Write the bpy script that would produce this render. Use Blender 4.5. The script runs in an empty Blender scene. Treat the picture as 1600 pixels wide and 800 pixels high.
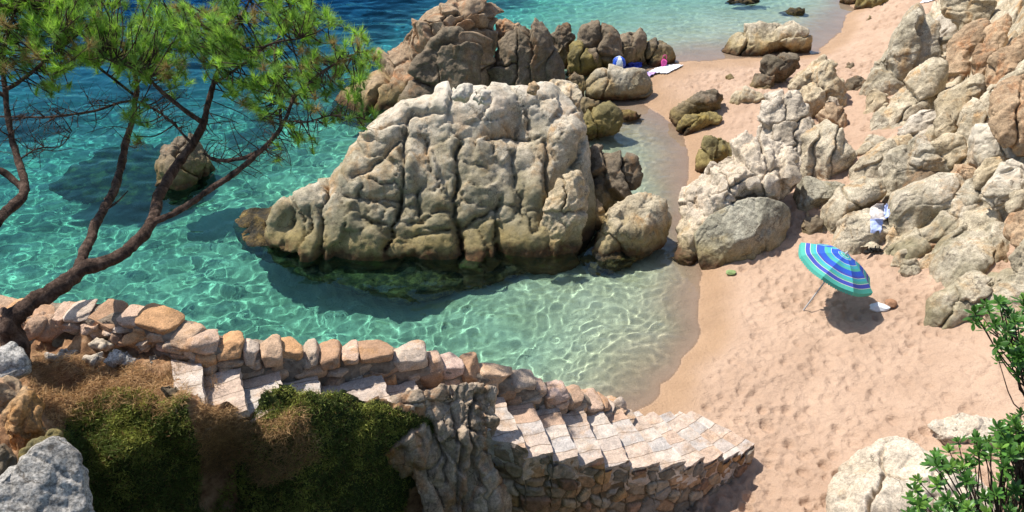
import bpy, math, random
import numpy as np
from mathutils import Vector
from bpy import context as CTX
sc = bpy.context.scene
R_ = math.radians
# ------------------------------------------------------------ camera, sky, sun
CAMZ, PITCH, F = 10.1, R_(33), 1250.0
camd = bpy.data.cameras.new('camera'); cam = bpy.data.objects.new('camera', camd)
sc.collection.objects.link(cam); sc.camera = cam
cam.location = (0, 0, CAMZ); cam.rotation_euler = (math.pi/2-PITCH, 0, 0)
camd.sensor_width = 36; camd.lens = F/1600*36; camd.clip_end = 2000
SUN = np.array((-.46, .29, .84)); SUN = SUN/np.linalg.norm(SUN)
elev = math.asin(SUN[2]); azim = math.atan2(SUN[0], SUN[1])
wd = bpy.data.worlds.new('World'); sc.world = wd; wd.use_nodes = True
wn = wd.node_tree; sky = wn.nodes.new('ShaderNodeTexSky'); sky.sky_type = 'NISHITA'; sky.sun_disc = False
sky.sun_elevation = elev; sky.sun_rotation = azim
wn.links.new(sky.outputs[0], wn.nodes['Background'].inputs[0]); wn.nodes['Background'].inputs[1].default_value = .12
sl = bpy.data.lights.new('sun', 'SUN'); sl.energy = 4.5; sl.angle = R_(.5); sl.color = (1, .95, .87)
so = bpy.data.objects.new('sun', sl); sc.collection.objects.link(so)
so.rotation_euler = Vector(-SUN).to_track_quat('-Z', 'Y').to_euler(); so.location = (-20, 20, 40)
sl.cycles.is_caustics_light = True
sc.view_settings.view_transform = 'Standard'; sc.view_settings.look = 'None'
sc.view_settings.exposure = 0.6; sc.view_settings.gamma = 1
sc.cycles.caustics_refractive = True; sc.cycles.caustics_reflective = False
sc.cycles.max_bounces = 8; sc.cycles.transparent_max_bounces = 16

# ------------------------------------------------------------ maths
FW = np.array((0, math.cos(PITCH), -math.sin(PITCH))); UP = np.array((0, math.sin(PITCH), math.cos(PITCH)))
RT = np.array((1., 0, 0)); CAM = np.array((0, 0, CAMZ))
def ray(px, py):
    px = np.asarray(px, float); py = np.asarray(py, float)
    return FW + (px[..., None]-800)/F*RT + (400-py[..., None])/F*UP
def W(px, py, z):                                   # where a sight line meets the height z
    d = ray(px, py); z = np.asarray(z, float)
    return CAM + d*((z-CAMZ)/d[..., 2])[..., None]
def PX(p):
    q = p-CAM; dz = q@FW
    return 800+F*(q@RT)/dz, 400-F*(q@UP)/dz
def h3(i, j, k, s):
    h = (i.astype(np.int64)*374761393 + j.astype(np.int64)*668265263 + k.astype(np.int64)*2147483647 + s*974711) & 0xffffffff
    h = ((h ^ (h >> 13))*1274126177) & 0xffffffff
    h = ((h ^ (h >> 16))*2246822519) & 0xffffffff
    return ((h ^ (h >> 15)) & 0xffffff)/float(0xffffff)
def vnoise(p, s=0):                                 # smooth value noise, -1..1
    f = np.floor(p); t = p-f; t = t*t*t*(t*(t*6-15)+10); f = f.astype(np.int64); r = 0
    for a in (0, 1):
        for b in (0, 1):
            for c in (0, 1):
                w = (t[:, 0] if a else 1-t[:, 0])*(t[:, 1] if b else 1-t[:, 1])*(t[:, 2] if c else 1-t[:, 2])
                r = r+w*h3(f[:, 0]+a, f[:, 1]+b, f[:, 2]+c, s)
    return r*2-1
def fbm(p, o=4, s=0, g=.5):
    r = 0; a = 1; q = p
    for k in range(o): r = r+a*vnoise(q, s+k); a *= g; q = q*2.03+7.3
    return r
def worley(p, s=0, two=False, tilt=False):
    f = np.floor(p).astype(np.int64); n = len(p)
    F1 = np.full(n, 9.); F2 = np.full(n, 9.); cid = np.zeros(n); tl = np.zeros(n)
    for a in (-1, 0, 1):
        for b in (-1, 0, 1):
            for c in ((0,) if two else (-1, 0, 1)):
                i, j, k = f[:, 0]+a, f[:, 1]+b, f[:, 2]+c
                dx = i+h3(i, j, k, s)-p[:, 0]; dy = j+h3(i, j, k, s+1)-p[:, 1]
                dz = 0 if two else k+h3(i, j, k, s+2)-p[:, 2]
                d = np.sqrt(dx*dx+dy*dy+dz*dz)
                m = d < F1
                if tilt: tl = np.where(m, dx*(h3(i, j, k, s+4)-.5)+dy*(h3(i, j, k, s+5)-.5)+dz*(h3(i, j, k, s+6)-.5), tl)
                F2 = np.where(m, F1, np.minimum(F2, d)); cid = np.where(m, h3(i, j, k, s+3), cid); F1 = np.where(m, d, F1)
    return (F1, F2, cid, tl*2) if tilt else (F1, F2, cid)
def rbf(pts):                                       # linear radial interpolation through (x, y, z)
    P = np.array([(a, b) for a, b, c in pts], float); z = np.array([c for a, b, c in pts], float)
    d = np.linalg.norm(P[:, None]-P[None], axis=2); n = len(P)
    A = np.zeros((n+1, n+1)); A[:n, :n] = d; A[:n, n] = 1; A[n, :n] = 1
    w = np.linalg.solve(A+1e-9*np.eye(n+1), np.append(z, 0))
    def f(x, y):
        x = np.asarray(x, float); y = np.asarray(y, float)
        r = np.full(x.shape, w[n])
        for i in range(n): r = r+w[i]*np.sqrt((x-P[i, 0])**2+(y-P[i, 1])**2+1e-12)
        return r
    return f
sm = lambda a, b, x: (lambda t: t*t*(3-2*t))(np.clip((x-a)/(b-a), 0, 1))

# ------------------------------------------------------------ mesh helpers
def tag(o, label=None, cat=None, group=None, kind=None):
    for k, v in (('label', label), ('category', cat), ('group', group), ('kind', kind)):
        if v: o[k] = v
    return o
def mk(name, V, Fc, mat, parent=None, smooth=True, attrs=None):
    me = bpy.data.meshes.new(name); V = np.asarray(V, np.float32)
    if isinstance(Fc, np.ndarray):
        n, k = Fc.shape
        me.vertices.add(len(V)); me.vertices.foreach_set('co', V.ravel())
        me.loops.add(n*k); me.loops.foreach_set('vertex_index', Fc.astype(np.int32).ravel())
        me.polygons.add(n); me.polygons.foreach_set('loop_start', np.arange(0, n*k, k, dtype=np.int32))
        me.update(calc_edges=True)
    else:
        me.from_pydata(V.tolist(), [], Fc)
    if mat is not None:
        for m in (mat if isinstance(mat, list) else [mat]): me.materials.append(m)
    me.polygons.foreach_set('use_smooth', [smooth]*len(me.polygons))
    for nm, arr in (attrs or {}).items():
        a = me.color_attributes.new(nm, 'FLOAT_COLOR', 'POINT')
        c = np.ones((len(V), 4), np.float32); c[:, :arr.shape[1]] = arr; a.data.foreach_set('color', c.ravel())
    me.update()
    o = bpy.data.objects.new(name, me); sc.collection.objects.link(o)
    if parent: o.parent = parent
    return o
def empty(name, loc, *t):
    o = bpy.data.objects.new(name, None); sc.collection.objects.link(o); o.location = loc
    tag(o, *t); return o
def child(o, root):                                  # world-space mesh under a root at its own base
    o.parent = root
    o.matrix_parent_inverse.identity(); me = o.data
    L = root.location
    from mathutils import Matrix
    me.transform(Matrix.Translation(-Vector(L))); return o
def gridfaces(nr, nc, keep=None):
    i = np.arange(nr-1)[:, None]*nc+np.arange(nc-1)[None]
    q = np.stack([i, i+1, i+nc+1, i+nc], -1).reshape(-1, 4)
    if keep is not None: q = q[keep.ravel()[q].all(1)]
    return q
def remeshed(V, Fc, vox):
    me = bpy.data.meshes.new('tmp'); me.from_pydata(V.tolist(), [], Fc.tolist() if isinstance(Fc, np.ndarray) else Fc)
    o = bpy.data.objects.new('tmp', me); sc.collection.objects.link(o)
    m = o.modifiers.new('r', 'REMESH'); m.mode = 'VOXEL'; m.voxel_size = vox
    ev = o.evaluated_get(bpy.context.evaluated_depsgraph_get()); em = ev.to_mesh()
    n = len(em.vertices); v = np.empty(n*3, np.float32); em.vertices.foreach_get('co', v)
    f = np.empty(len(em.loops), np.int32); em.loops.foreach_get('vertex_index', f)
    assert len(em.loops) == 4*len(em.polygons)
    nn = np.empty(n*3, np.float32); em.vertices.foreach_get('normal', nn)
    v = v.reshape(-1, 3).astype(float).copy(); f = f.reshape(-1, 4).copy(); nn = nn.reshape(-1, 3).astype(float).copy()
    ev.to_mesh_clear(); bpy.data.objects.remove(o); bpy.data.meshes.remove(me)
    return v, f, nn
def laplace(v, f, it=1, k=.5):
    n = len(v); E = np.concatenate([f[:, [0, 1]], f[:, [1, 2]], f[:, [2, 3]], f[:, [3, 0]]])
    cnt = np.bincount(E[:, 0], minlength=n)+np.bincount(E[:, 1], minlength=n)+1e-9
    for _ in range(it):
        s = np.stack([np.bincount(E[:, 0], v[E[:, 1], c], n)+np.bincount(E[:, 1], v[E[:, 0], c], n) for c in range(3)], 1)
        v = v*(1-k)+k*s/cnt[:, None]
    return v
def icosphere(n):
    import bmesh
    bm = bmesh.new(); bmesh.ops.create_icosphere(bm, subdivisions=n, radius=1)
    V = np.array([v.co[:] for v in bm.verts]); Fc = np.array([[v.index for v in f.verts] for f in bm.faces]); bm.free()
    return V, Fc
ICO4 = icosphere(5); ICO3 = icosphere(4)

# ------------------------------------------------------------ materials
class NT:
    def __init__(s, name):
        s.m = bpy.data.materials.new(name); s.m.use_nodes = True; s.t = s.m.node_tree
        s.b = s.t.nodes['Principled BSDF']; s.out = s.t.nodes['Material Output']
        s.b.inputs['Roughness'].default_value = .85; s.b.inputs['Specular IOR Level'].default_value = .25
    def n(s, ty, **kw):
        x = s.t.nodes.new('ShaderNode'+ty)
        for k, v in kw.items():
            if k in x.inputs.keys(): x.inputs[k].default_value = v
            else: setattr(x, k, v)
        return x
    def l(s, a, b): s.t.links.new(a, b)
    def co(s, kind='Object'):
        if not hasattr(s, '_tc'): s._tc = s.n('TexCoord'); s._geo = s.n('NewGeometry')
        return s._geo.outputs['Position'] if kind == 'Pos' else s._tc.outputs[kind]
    def noise(s, scale, detail=4, rough=.55, vec=None, dist=0):
        x = s.n('TexNoise', Scale=scale, Detail=detail, Roughness=rough, Distortion=dist); s.l(vec or s.co('Pos'), x.inputs['Vector']); return x.outputs['Fac']
    def ramp(s, fac, stops):
        x = s.n('ValToRGB'); e = x.color_ramp.elements
        while len(e) < len(stops): e.new(.5)
        for i, (p, c) in enumerate(stops): e[i].position = p; e[i].color = (*c, 1) if not isinstance(c, (int, float)) else (c, c, c, 1)
        s.l(fac, x.inputs[0]); return x.outputs[0]
    def mix(s, fac, a, b, blend='MIX'):
        x = s.n('Mix', data_type='RGBA', blend_type=blend)
        for v, i in ((fac, 0), (a, 6), (b, 7)):
            if hasattr(v, 'links'): s.l(v, x.inputs[i])
            elif isinstance(v, (int, float)): x.inputs[i].default_value = v if i == 0 else (v, v, v, 1)
            else: x.inputs[i].default_value = (*v, 1)
        return x.outputs[2]
    def math(s, op, a, b=0):
        x = s.n('Math', operation=op)
        for v, i in ((a, 0), (b, 1)):
            if hasattr(v, 'links'): s.l(v, x.inputs[i])
            else: x.inputs[i].default_value = v
        return x.outputs[0]
    def bump(s, h, strength, dist=.02, prev=None):
        x = s.n('Bump', Strength=strength, Distance=dist); s.l(h, x.inputs['Height'])
        if prev is not None: s.l(prev, x.inputs['Normal'])
        return x.outputs[0]
    def done(s, col, normal=None, rough=None):
        if hasattr(col, 'links'): s.l(col, s.b.inputs['Base Color'])
        else: s.b.inputs['Base Color'].default_value = (*col, 1)
        if normal is not None: s.l(normal, s.b.inputs['Normal'])
        if rough is not None:
            if hasattr(rough, 'links'): s.l(rough, s.b.inputs['Roughness'])
            else: s.b.inputs['Roughness'].default_value = rough
        return s.m
def rockmat(name, pale, mid, stain, st=.5, algae=True, speck=.35, weather_shade=False):
    m = NT(name)
    rnd = m.n('ObjectInfo').outputs['Random']
    base = m.ramp(m.noise(1.3, 5, .6, dist=.4), [(.30, mid), (.62, pale)])
    streak = m.n('Mapping'); streak.inputs['Scale'].default_value = (2.2, 2.2, .7); m.l(m.co('Pos'), streak.inputs[0])
    s1 = m.ramp(m.noise(.9, 6, .65, streak.outputs[0], .8), [(.66-st*.22, 0), (.80-st*.18, 1)])
    col = m.mix(m.math('MULTIPLY', s1, .85), base, stain)
    g = m.ramp(m.noise(4.5, 6, .7), [(.38, .62), (.62, 1.12)])
    col = m.mix(.75, col, g, 'MULTIPLY')
    sp = m.ramp(m.noise(38, 3, .75), [(.38, 1-speck), (.6, 1.15)])
    col = m.mix(.8, col, sp, 'MULTIPLY')
    col = m.mix(1, col, m.ramp(rnd, [(0, (.86, .86, .86)), (1, (1.08, 1.04, 1.0))]), 'MULTIPLY')
    if weather_shade:  # bleached top, lichen-olive foot; foot also darkened in colour for grazing sun
        z = m.n('SeparateXYZ'); m.l(m.co('Pos'), z.inputs[0])
        hz = m.math('ADD', m.math('MULTIPLY', z.outputs[2], .28), m.math('MULTIPLY', m.noise(1.1, 4), .9))
        col = m.mix(m.ramp(hz, [(.70, .8), (1.35, 0)]), col, m.ramp(m.noise(2.2, 5, .65), [(.35, (.15, .135, .07)), (.65, (.29, .25, .15))]))
        col = m.mix(m.ramp(m.math('ADD', z.outputs[2], m.math('MULTIPLY', m.noise(1.6, 5), 1.6)), [(2.9, 0), (3.9, .7)]) if False else m.ramp(m.math('MULTIPLY', m.math('ADD', z.outputs[2], m.math('MULTIPLY', m.noise(1.6, 5), 1.6)), .2), [(.60, 0), (.80, .75)]), col, (.68, .61, .50))
    lich = m.ramp(m.noise(2.6, 7, .75, dist=.5), [(.60, 0), (.68, 1)])
    col = m.mix(m.math('MULTIPLY', lich, .45), col, (.16, .15, .11))
    if algae:
        z = m.n('SeparateXYZ'); m.l(m.co('Pos'), z.inputs[0])
        zz = m.math('ADD', z.outputs[2], m.math('MULTIPLY', m.math('SUBTRACT', m.noise(2.2, 4), .5), .55))
        a = m.ramp(zz, [(.10, 1), (.34, 0)]); b = m.ramp(zz, [(.35, 1), (.80, 0)])
        col = m.mix(m.math('MULTIPLY', b, .55), col, (.30, .22, .07))
        col = m.mix(m.math('MULTIPLY', a, .92), col, m.ramp(m.noise(3.5, 4), [(.35, (.025, .02, .012)), (.55, (.10, .045, .02)), (.7, (.12, .10, .03))]))
    ck = m.n('TexVoronoi', feature='DISTANCE_TO_EDGE', Scale=1.7); wp_ = m.n('VectorMath', operation='ADD'); nv = m.n('TexNoise', Scale=2.2, Detail=5.0); m.l(m.co('Pos'), nv.inputs['Vector']); m.l(m.co('Pos'), wp_.inputs[0]); m.l(nv.outputs['Color'], wp_.inputs[1]); m.l(wp_.outputs[0], ck.inputs['Vector'])
    line = m.math('MULTIPLY', m.ramp(ck.outputs['Distance'], [(.004, 1), (.022, 0)]), m.ramp(m.noise(1.4, 3), [(.46, 0), (.56, 1)]))
    col = m.mix(m.math('MULTIPLY', line, .75), col, (.09, .07, .05))
    col = m.mix(.65, col, m.ramp(m.noise(13, 7, .8), [(.36, .55), (.5, 1.0), (.66, 1.2)]), 'MULTIPLY')
    nb = m.bump(m.noise(6, 8, .7), .5, .10)
    nb = m.bump(m.noise(30, 6, .75), .7, .03, nb)
    nb = m.bump(line, -.6, .03, nb)
    return m.done(col, nb, .9)
PALE, MID, OCH = (.50, .45, .36), (.33, .29, .215), (.40, .24, .11)
M = {}
M['grey'] = rockmat('grey_granite', (.60, .53, .40), (.36, .305, .205), (.50, .31, .14), .62)
M['main'] = rockmat('bleached_granite', (.60, .535, .42), (.37, .32, .215), (.46, .29, .14), .75, True, .35, True)
M['smooth'] = rockmat('smooth_granite', (.46, .43, .335), (.32, .295, .215), (.42, .33, .17), .35)
M['pale'] = rockmat('cream_granite', (.60, .51, .36), (.42, .33, .20), (.50, .30, .13), .6)
M['ochre'] = rockmat('ochre_granite', (.50, .37, .24), (.30, .20, .12), (.45, .20, .08), .7)
M['white'] = rockmat('white_granite', (.66, .58, .47), (.52, .44, .33), (.55, .38, .22), .35)
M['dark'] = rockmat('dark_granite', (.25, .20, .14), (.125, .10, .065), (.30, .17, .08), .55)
M['moss'] = rockmat('mossy_granite', (.26, .22, .10), (.11, .10, .05), (.34, .25, .06), .7)
M['crag'] = rockmat('rusty_granite', (.56, .46, .35), (.32, .23, .15), (.50, .22, .07), .75, False)
M['slab'] = rockmat('speckled_granite', (.62, .59, .54), (.42, .40, .36), (.46, .38, .24), .2, False, .75)
M['rust'] = rockmat('orange_granite', (.55, .40, .24), (.44, .26, .12), (.52, .25, .07), .8, False, .5)
m = NT('seaweed_rock'); m.noise(3)
M['weed'] = m.done(m.ramp(m.noise(2.8, 6, .7), [(.35, (.02, .022, .02)), (.5, (.08, .06, .03)), (.62, (.22, .15, .05)), (.75, (.32, .26, .13))]), m.bump(m.noise(9, 6, .7), 1, .15), .9)
def simple(name, col, rough=.8, noise=None, spec=.25):
    m = NT(name)
    m.b.inputs['Specular IOR Level'].default_value = spec
    c = col
    if noise: c = m.mix(1, col, m.ramp(m.noise(noise[0], 4), [(.3, 1-noise[1]), (.7, 1+noise[1])]), 'MULTIPLY')
    return m.done(c, None, rough)
# sand
m = NT('sand')
at = m.n('Attribute', attribute_name='wet'); sep = m.n('SeparateColor'); m.l(at.outputs['Color'], sep.inputs[0])
dry = m.ramp(m.noise(1.1, 5), [(.35, (.42, .285, .197)), (.7, (.51, .355, .252))])
fine = m.ramp(m.noise(70, 3, .8), [(.3, .8), (.7, 1.15)])
dry = m.mix(.8, dry, fine, 'MULTIPLY')
wetc = m.mix(.5, m.ramp(m.noise(1.5, 5), [(.3, (.33, .205, .115)), (.7, (.41, .26, .15))]), fine, 'MULTIPLY')
bed = m.mix(.6, m.ramp(m.noise(.8, 5), [(.3, (.50, .43, .28)), (.7, (.66, .58, .42))]), fine, 'MULTIPLY')
col = m.mix(sep.outputs[0], dry, wetc); col = m.mix(sep.outputs[1], col, bed)
grass = m.mix(sep.outputs[2], col, m.ramp(m.noise(1.2, 6), [(.4, (.01, .018, .02)), (.6, (.05, .07, .05))]))
nb = m.bump(m.noise(9, 5, .7), .75, .10); nb = m.bump(m.noise(24, 5, .7), .5, .03, nb); nb = m.bump(m.noise(90, 3, .7), .35, .01, nb)
M['sand'] = m.done(grass, nb, m.math('SUBTRACT', .95, m.math('MULTIPLY', sep.outputs[0], .35)))

# ------------------------------------------------------------ terrain
Tp = [(985,645,0),(1030,600,0),(1065,560,0),(1090,500,0),(1096,440,0),(1085,390,0),(1068,340,0),(1066,290,0),(1072,240,0),(1050,190,0),(1015,160,.0),(940,185,0),
 (1050,99,0),(1120,93,0),(1190,90,0),(1280,82,0),(1315,50,0),(1335,15,0),(1330,-30,0),
 (1150,640,.35),(1170,560,.4),(1170,450,.32),(1300,480,.62),(1400,600,.85),(1500,700,1.2),(1300,700,.6),(1550,560,1.35),(1200,760,.35),(1100,720,.3),(1000,760,.3),
 (1150,110,.3),(1100,135,.3),(1150,200,.35),(1090,200,.14),(1300,120,.7),(1400,60,.8),(1120,250,.22),(1420,0,.8),(1450,-60,1),(1600,-50,2.0),(1400,400,.85),(1500,480,1.05),
 (950,560,-.4),(900,480,-.65),(1000,420,-.5),(1040,340,-.22),(1035,300,-.24),(1045,220,-.14),(1068,520,-.16),(1040,570,-.18),(1070,440,-.20),(1010,610,-.17),(1050,400,-.25),(1000,500,-.34),(1030,520,-.34),(800,520,-1.0),(700,480,-1.35),(600,480,-1.6),(450,480,-2.0),(300,450,-2.3),(100,450,-2.6),(-200,450,-3),
 (100,350,-3),(300,350,-2.8),(0,250,-3.5),(400,200,-5),(550,150,-5.5),(600,30,-8),(300,50,-8),(0,0,-8),(800,20,-4.5),(900,30,-2.4),(1000,50,-1.2),(1060,75,-.4),(1150,60,-.4),(1200,20,-1),
 (1000,0,-3),(1150,0,-1.6),(1280,40,-.2),(980,205,-.32),(1000,300,-.42),(1025,250,-.26),(950,240,-.45),(1000,350,-.45),(500,540,-2.1),(800,600,-1.2),(900,620,-.3),(600,650,-1.8),
 (600,-100,-9),(1000,-100,-6),(1250,-100,-3),(0,-100,-9),(400,800,-1),(800,800,0.),(1200,1000,.5),(1600,1000,1.6),(1700,600,1.8),(1900,300,3.5),(1900,-80,4)]
tw = [(*W(a, b, c)[:2], c) for a, b, c in Tp]
tf0 = rbf(tw)
def tfun(x, y):
    x = np.asarray(x, float); y = np.asarray(y, float); P = np.stack([x.ravel()*.8, y.ravel()*.65, 0*x.ravel()], 1)
    return tf0(x, y)+(.035*fbm(P, 3, 321)).reshape(x.shape)
def sandz(x, y): return tfun(x, y)
NR, NC = 960, 1050
yy = 4.5*np.exp(np.linspace(0, 1, NR)*math.log(70/4.5))
uu = np.linspace(-1.0, 1.0, NC)
Y = np.repeat(yy[:, None], NC, 1); X = uu[None]*(Y*.86+5.5)+1.0
z = tfun(X, Y)
p = np.stack([X.ravel(), Y.ravel(), np.zeros(X.size)], 1); zf = z.ravel()
n0 = fbm(p*.8, 4, 5)
dryk = sm(.10, .30, zf+.05*n0)
F1, F2, cid = worley(np.c_[p[:, 0]*3.6+.25*n0, p[:, 1]*2.9, p[:, 2]], 11, True)
foot = -np.exp(-(F1/.27)**3)*(.35+.65*cid)+.40*np.exp(-((F1-.40)/.10)**2)*cid
F1b, _, cb = worley(np.c_[p[:, 0]*6.0, p[:, 1]*5.2, p[:, 2]]+3.3, 31, True)
foot2 = -np.exp(-(F1b/.3)**2)*cb
patch = .45+.55*sm(-.3, .5, fbm(p*.5, 2, 77))
zf = zf+dryk*(.10*foot*patch+.06*foot2*patch+.035*fbm(p*2.2, 4, 9)+.014*fbm(p*8, 2, 19))
zf = zf+(1-dryk)*.012*fbm(p*np.array((1.2, 1.2, 1)), 3, 40)
rip = np.sin((p[:, 0]*1.0+p[:, 1]*.5)*16+2.5*fbm(p*.9, 3, 3))
zf = zf+.010*rip*sm(-.05, -.4, zf)*sm(-3, -1.5, zf)
wet = .85*sm(.27, .06, z.ravel()+.05*n0)*(1-.9*sm(.01, -.05, z.ravel()))  # kept paler under water: colour stands in for sunlight lost in the shallows
under = sm(-.12, -.5, z.ravel())
weed = sm(.05, .5, fbm(p*.35, 4, 61)-.15+sm(-3.5, -6, z.ravel())*.9)*sm(-1.9, -3.2, z.ravel())
ground = mk('beach_ground', np.stack([X.ravel(), Y.ravel(), zf], 1), gridfaces(NR, NC), M['sand'], attrs={'wet': np.stack([wet, under, weed], 1)})
ground['kind'] = 'structure'; ground.cycles.is_caustics_receiver = True
# sea floor and land out to the horizon
q = mk('far_sea_bed', [(-900, 69, -9.5), (900, 69, -9.5), (900, 1500, -9.5), (-900, 1500, -9.5)], [(0, 1, 2, 3)], simple('deep_bed', (.05, .08, .08))); q['kind'] = 'structure'

# ------------------------------------------------------------ water
NR, NC = 760, 900
yy = 5.0*np.exp(np.linspace(0, 1, NR)*math.log(68/5.0)); uu = np.linspace(-1.25, .62, NC)
Y = np.repeat(yy[:, None], NC, 1); X = uu[None]*(Y*.80+4)
p = np.stack([X.ravel(), Y.ravel(), np.zeros(X.size)], 1)
d = np.maximum(0, -tfun(p[:, 0], p[:, 1]))
amp = .10+.90*sm(.0, .35, d); sh = 1+1.7*sm(1.3, .25, d)
wp = p+np.stack([.12*fbm(p*1.1, 2, 90), .12*fbm(p*1.1, 2, 95), 0*p[:, 0]], 1)
h = .0135*(1-.6*sm(1.3, .25, d))*vnoise(wp*np.array((2.1, 2.9, 1)), 1)+.0058*sh*vnoise(wp*np.array((4.6, 5.6, 1))+5, 2)+.0019*sh*vnoise(wp*np.array((9.5, 11, 1))+9, 3)
deep = sm(1.8, 5, d)
h2 = .075*fbm(wp*np.array((.55, 1.4, 1))+2, 4, 7, .5)
zz = amp*h*(1+.6*deep)+deep*h2
k = np.array((.42, .095, .100))
tr = np.exp(-np.minimum(d, 9)[:, None]*k*1.0-np.maximum(0, np.minimum(d, 9)-2.8)[:, None]*np.array((.3, .24, -.04)))
water = mk('sea_water', np.stack([X.ravel(), Y.ravel(), zz], 1), gridfaces(NR, NC, (tfun(X, Y) < -.012)), None, attrs={'tint': tr})
m = NT('clear_sea_water'); m.t.nodes.remove(m.b)
gl = m.n('BsdfGlass', IOR=1.33, Roughness=0.0); at = m.n('Attribute', attribute_name='tint')
m.l(at.outputs['Color'], gl.inputs['Color']); m.l(gl.outputs[0], m.out.inputs[0])
water.data.materials.append(m.m); water['kind'] = 'structure'; water.cycles.is_caustics_caster = True

# ------------------------------------------------------------ rocks
def ptin(poly, x, y):
    c = np.zeros(np.shape(x), bool); n = len(poly)
    for i in range(n):
        x1, y1 = poly[i]; x2, y2 = poly[(i+1) % n]
        k = ((y1 > y) != (y2 > y)) & (x < (x2-x1)*(y-y1)/((y2-y1) or 1e-9)+x1); c ^= k
    return c
def outz(px, py): return OZ(px, py)
def rock(name, mat, poly, label=None, cat='rock', group=None, z=0.0, anchor=None, lean=50, tf=None, tb=None, blocks=None,
         p=3.2, cuts=9, amp=1.0, cr=.5, vox=1.6, seed=None, parent=None, recv=True, fs=1.0, sink=0, grow=1.0, stretch=None, tilt=0, drop=.22, sb=.55, majors=None, relief=None):
    """a boulder: the outline stands on a leaning plane through its foot and is given real thickness on both sides"""
    poly = [tuple(map(float, q)) for q in poly]
    seed = seed if seed is not None else int(abs(poly[0][0]*7+poly[0][1]*13)) % 9973
    rs = np.random.RandomState(seed)
    fx, fy = max(poly, key=lambda q: q[1]) if anchor is None else anchor[:2]
    if anchor is not None: z = anchor[2]
    A = W(fx, fy, z)
    cx = sum(q[0] for q in poly)/len(poly)
    dv = ray(cx, fy); hd = np.array((dv[0], dv[1], 0)); hd /= np.linalg.norm(hd)
    a = R_(lean); upv = hd*math.cos(a)+np.array((0, 0, math.sin(a))); nrm = -hd*math.sin(a)+np.array((0, 0, math.cos(a))); side = np.cross(upv, nrm)
    if tilt:
        t = R_(tilt); nrm, side = nrm*math.cos(t)+side*math.sin(t), side*math.cos(t)-nrm*math.sin(t)
        upv = np.cross(nrm, side)
    side = np.cross(upv, nrm)
    ys = [q[1] for q in poly]; y0, y1 = min(ys), max(ys); ym = .45*y0+.55*y1
    tf0 = tf if tf is not None else None
    P = []; poly0 = poly
    poly = [(x, y+drop*(y1-y0)*max(0, (y-ym)/(y1-ym))**1.3) for x, y in poly]
    s0 = ((A-CAM)@FW)/F*.5*math.sqrt(max(1, (y1-y0)*(max(q[0] for q in poly)-min(q[0] for q in poly))))
    A = A-nrm*sb*(tf if tf is not None else .5*s0*.9)
    for x, y in poly:
        d = ray(x, y); t = ((A-CAM)@nrm)/(d@nrm); q = CAM+d*t-A; P.append((q@side, q@upv))
    P = np.array(P); nxt = np.roll(P, -1, 0)
    ar = (P[:, 0]*nxt[:, 1]-nxt[:, 0]*P[:, 1]); Ar = ar.sum()/2
    C = ((P+nxt)*ar[:, None]).sum(0)/(6*Ar); P = P-C
    def Rad(phi):
        out = np.full(phi.shape, 1e9); dx, dy = np.cos(phi), np.sin(phi); best = np.zeros(phi.shape)
        n = len(P)
        for i in range(n):
            x1, y1 = P[i]; ex, ey = P[(i+1) % n]-P[i]
            den = dx*ey-dy*ex; den = np.where(abs(den) < 1e-12, 1e-12, den)
            t = (x1*ey-y1*ex)/den; u = (x1*dy-y1*dx)/den
            ok = (t > 0) & (u >= -1e-6) & (u <= 1+1e-6); best = np.where(ok, np.maximum(best, t), best)
        return best
    tab = Rad(np.linspace(-math.pi, math.pi, 361)); kk = np.array([1, 2, 3, 2, 1.]); kk /= kk.sum()
    tab = np.convolve(np.r_[tab[-3:-1], tab, tab[1:3]], kk, 'valid')*1.01*grow
    area = abs(Ar); ext = math.sqrt(area/math.pi); mn = min(np.ptp(P[:, 0]), np.ptp(P[:, 1]))/2
    tf = tf if tf is not None else .62*min(ext, mn*1.15); tb = tb if tb is not None else .95*min(ext, mn*1.3)
    S, Fc = ICO4
    r = np.hypot(S[:, 0], S[:, 1]); phi = np.arctan2(S[:, 1], S[:, 0])
    k = (r**p+abs(S[:, 2])**p)**(1/p); rr = r/k; cc = S[:, 2]/k
    L = np.interp(phi, np.linspace(-math.pi, math.pi, 361), tab)
    U = np.stack([rr*np.cos(phi), rr*np.sin(phi), cc], 1)
    for _ in range(cuts):                           # a few worn facets
        n = rs.normal(size=3); n[2] = abs(n[2])*.9+.15 if rs.rand() < .75 else n[2]; n /= np.linalg.norm(n); off = rs.uniform(.60, .90)
        dd = U@n-off; U = U-np.where(dd > 0, dd*.97, 0)[:, None]*n
    rr2 = np.hypot(U[:, 0], U[:, 1]); ph = np.arctan2(U[:, 1], U[:, 0]); L = np.interp(ph, np.linspace(-math.pi, math.pi, 361), tab)
    if blocks is None: kxy = 1.0
    V = A+(C[0]+L*rr2*np.cos(ph))[:, None]*side+(C[1]+L*rr2*np.sin(ph))[:, None]*upv+(np.where(U[:, 2] > 0, tf, tb)*U[:, 2])[:, None]*nrm
    ctr = A+C[0]*side+C[1]*upv
    mpp = ((ctr-CAM)@FW)/F                           # metres per photo pixel here
    v, f, nn = remeshed(V, Fc, max(vox*mpp, ext/60))
    v = laplace(v, f, 1)
    # broad form
    so = rs.rand(3)*50
    v = v+nn*(.07*ext*amp*(fbm(v/ext*.9+so, 3, seed) if blocks is None else .35*fbm(v/ext*1.6+so, 3, seed)))[:, None]
    front = sm(-.1, .35, nn@nrm)
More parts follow.
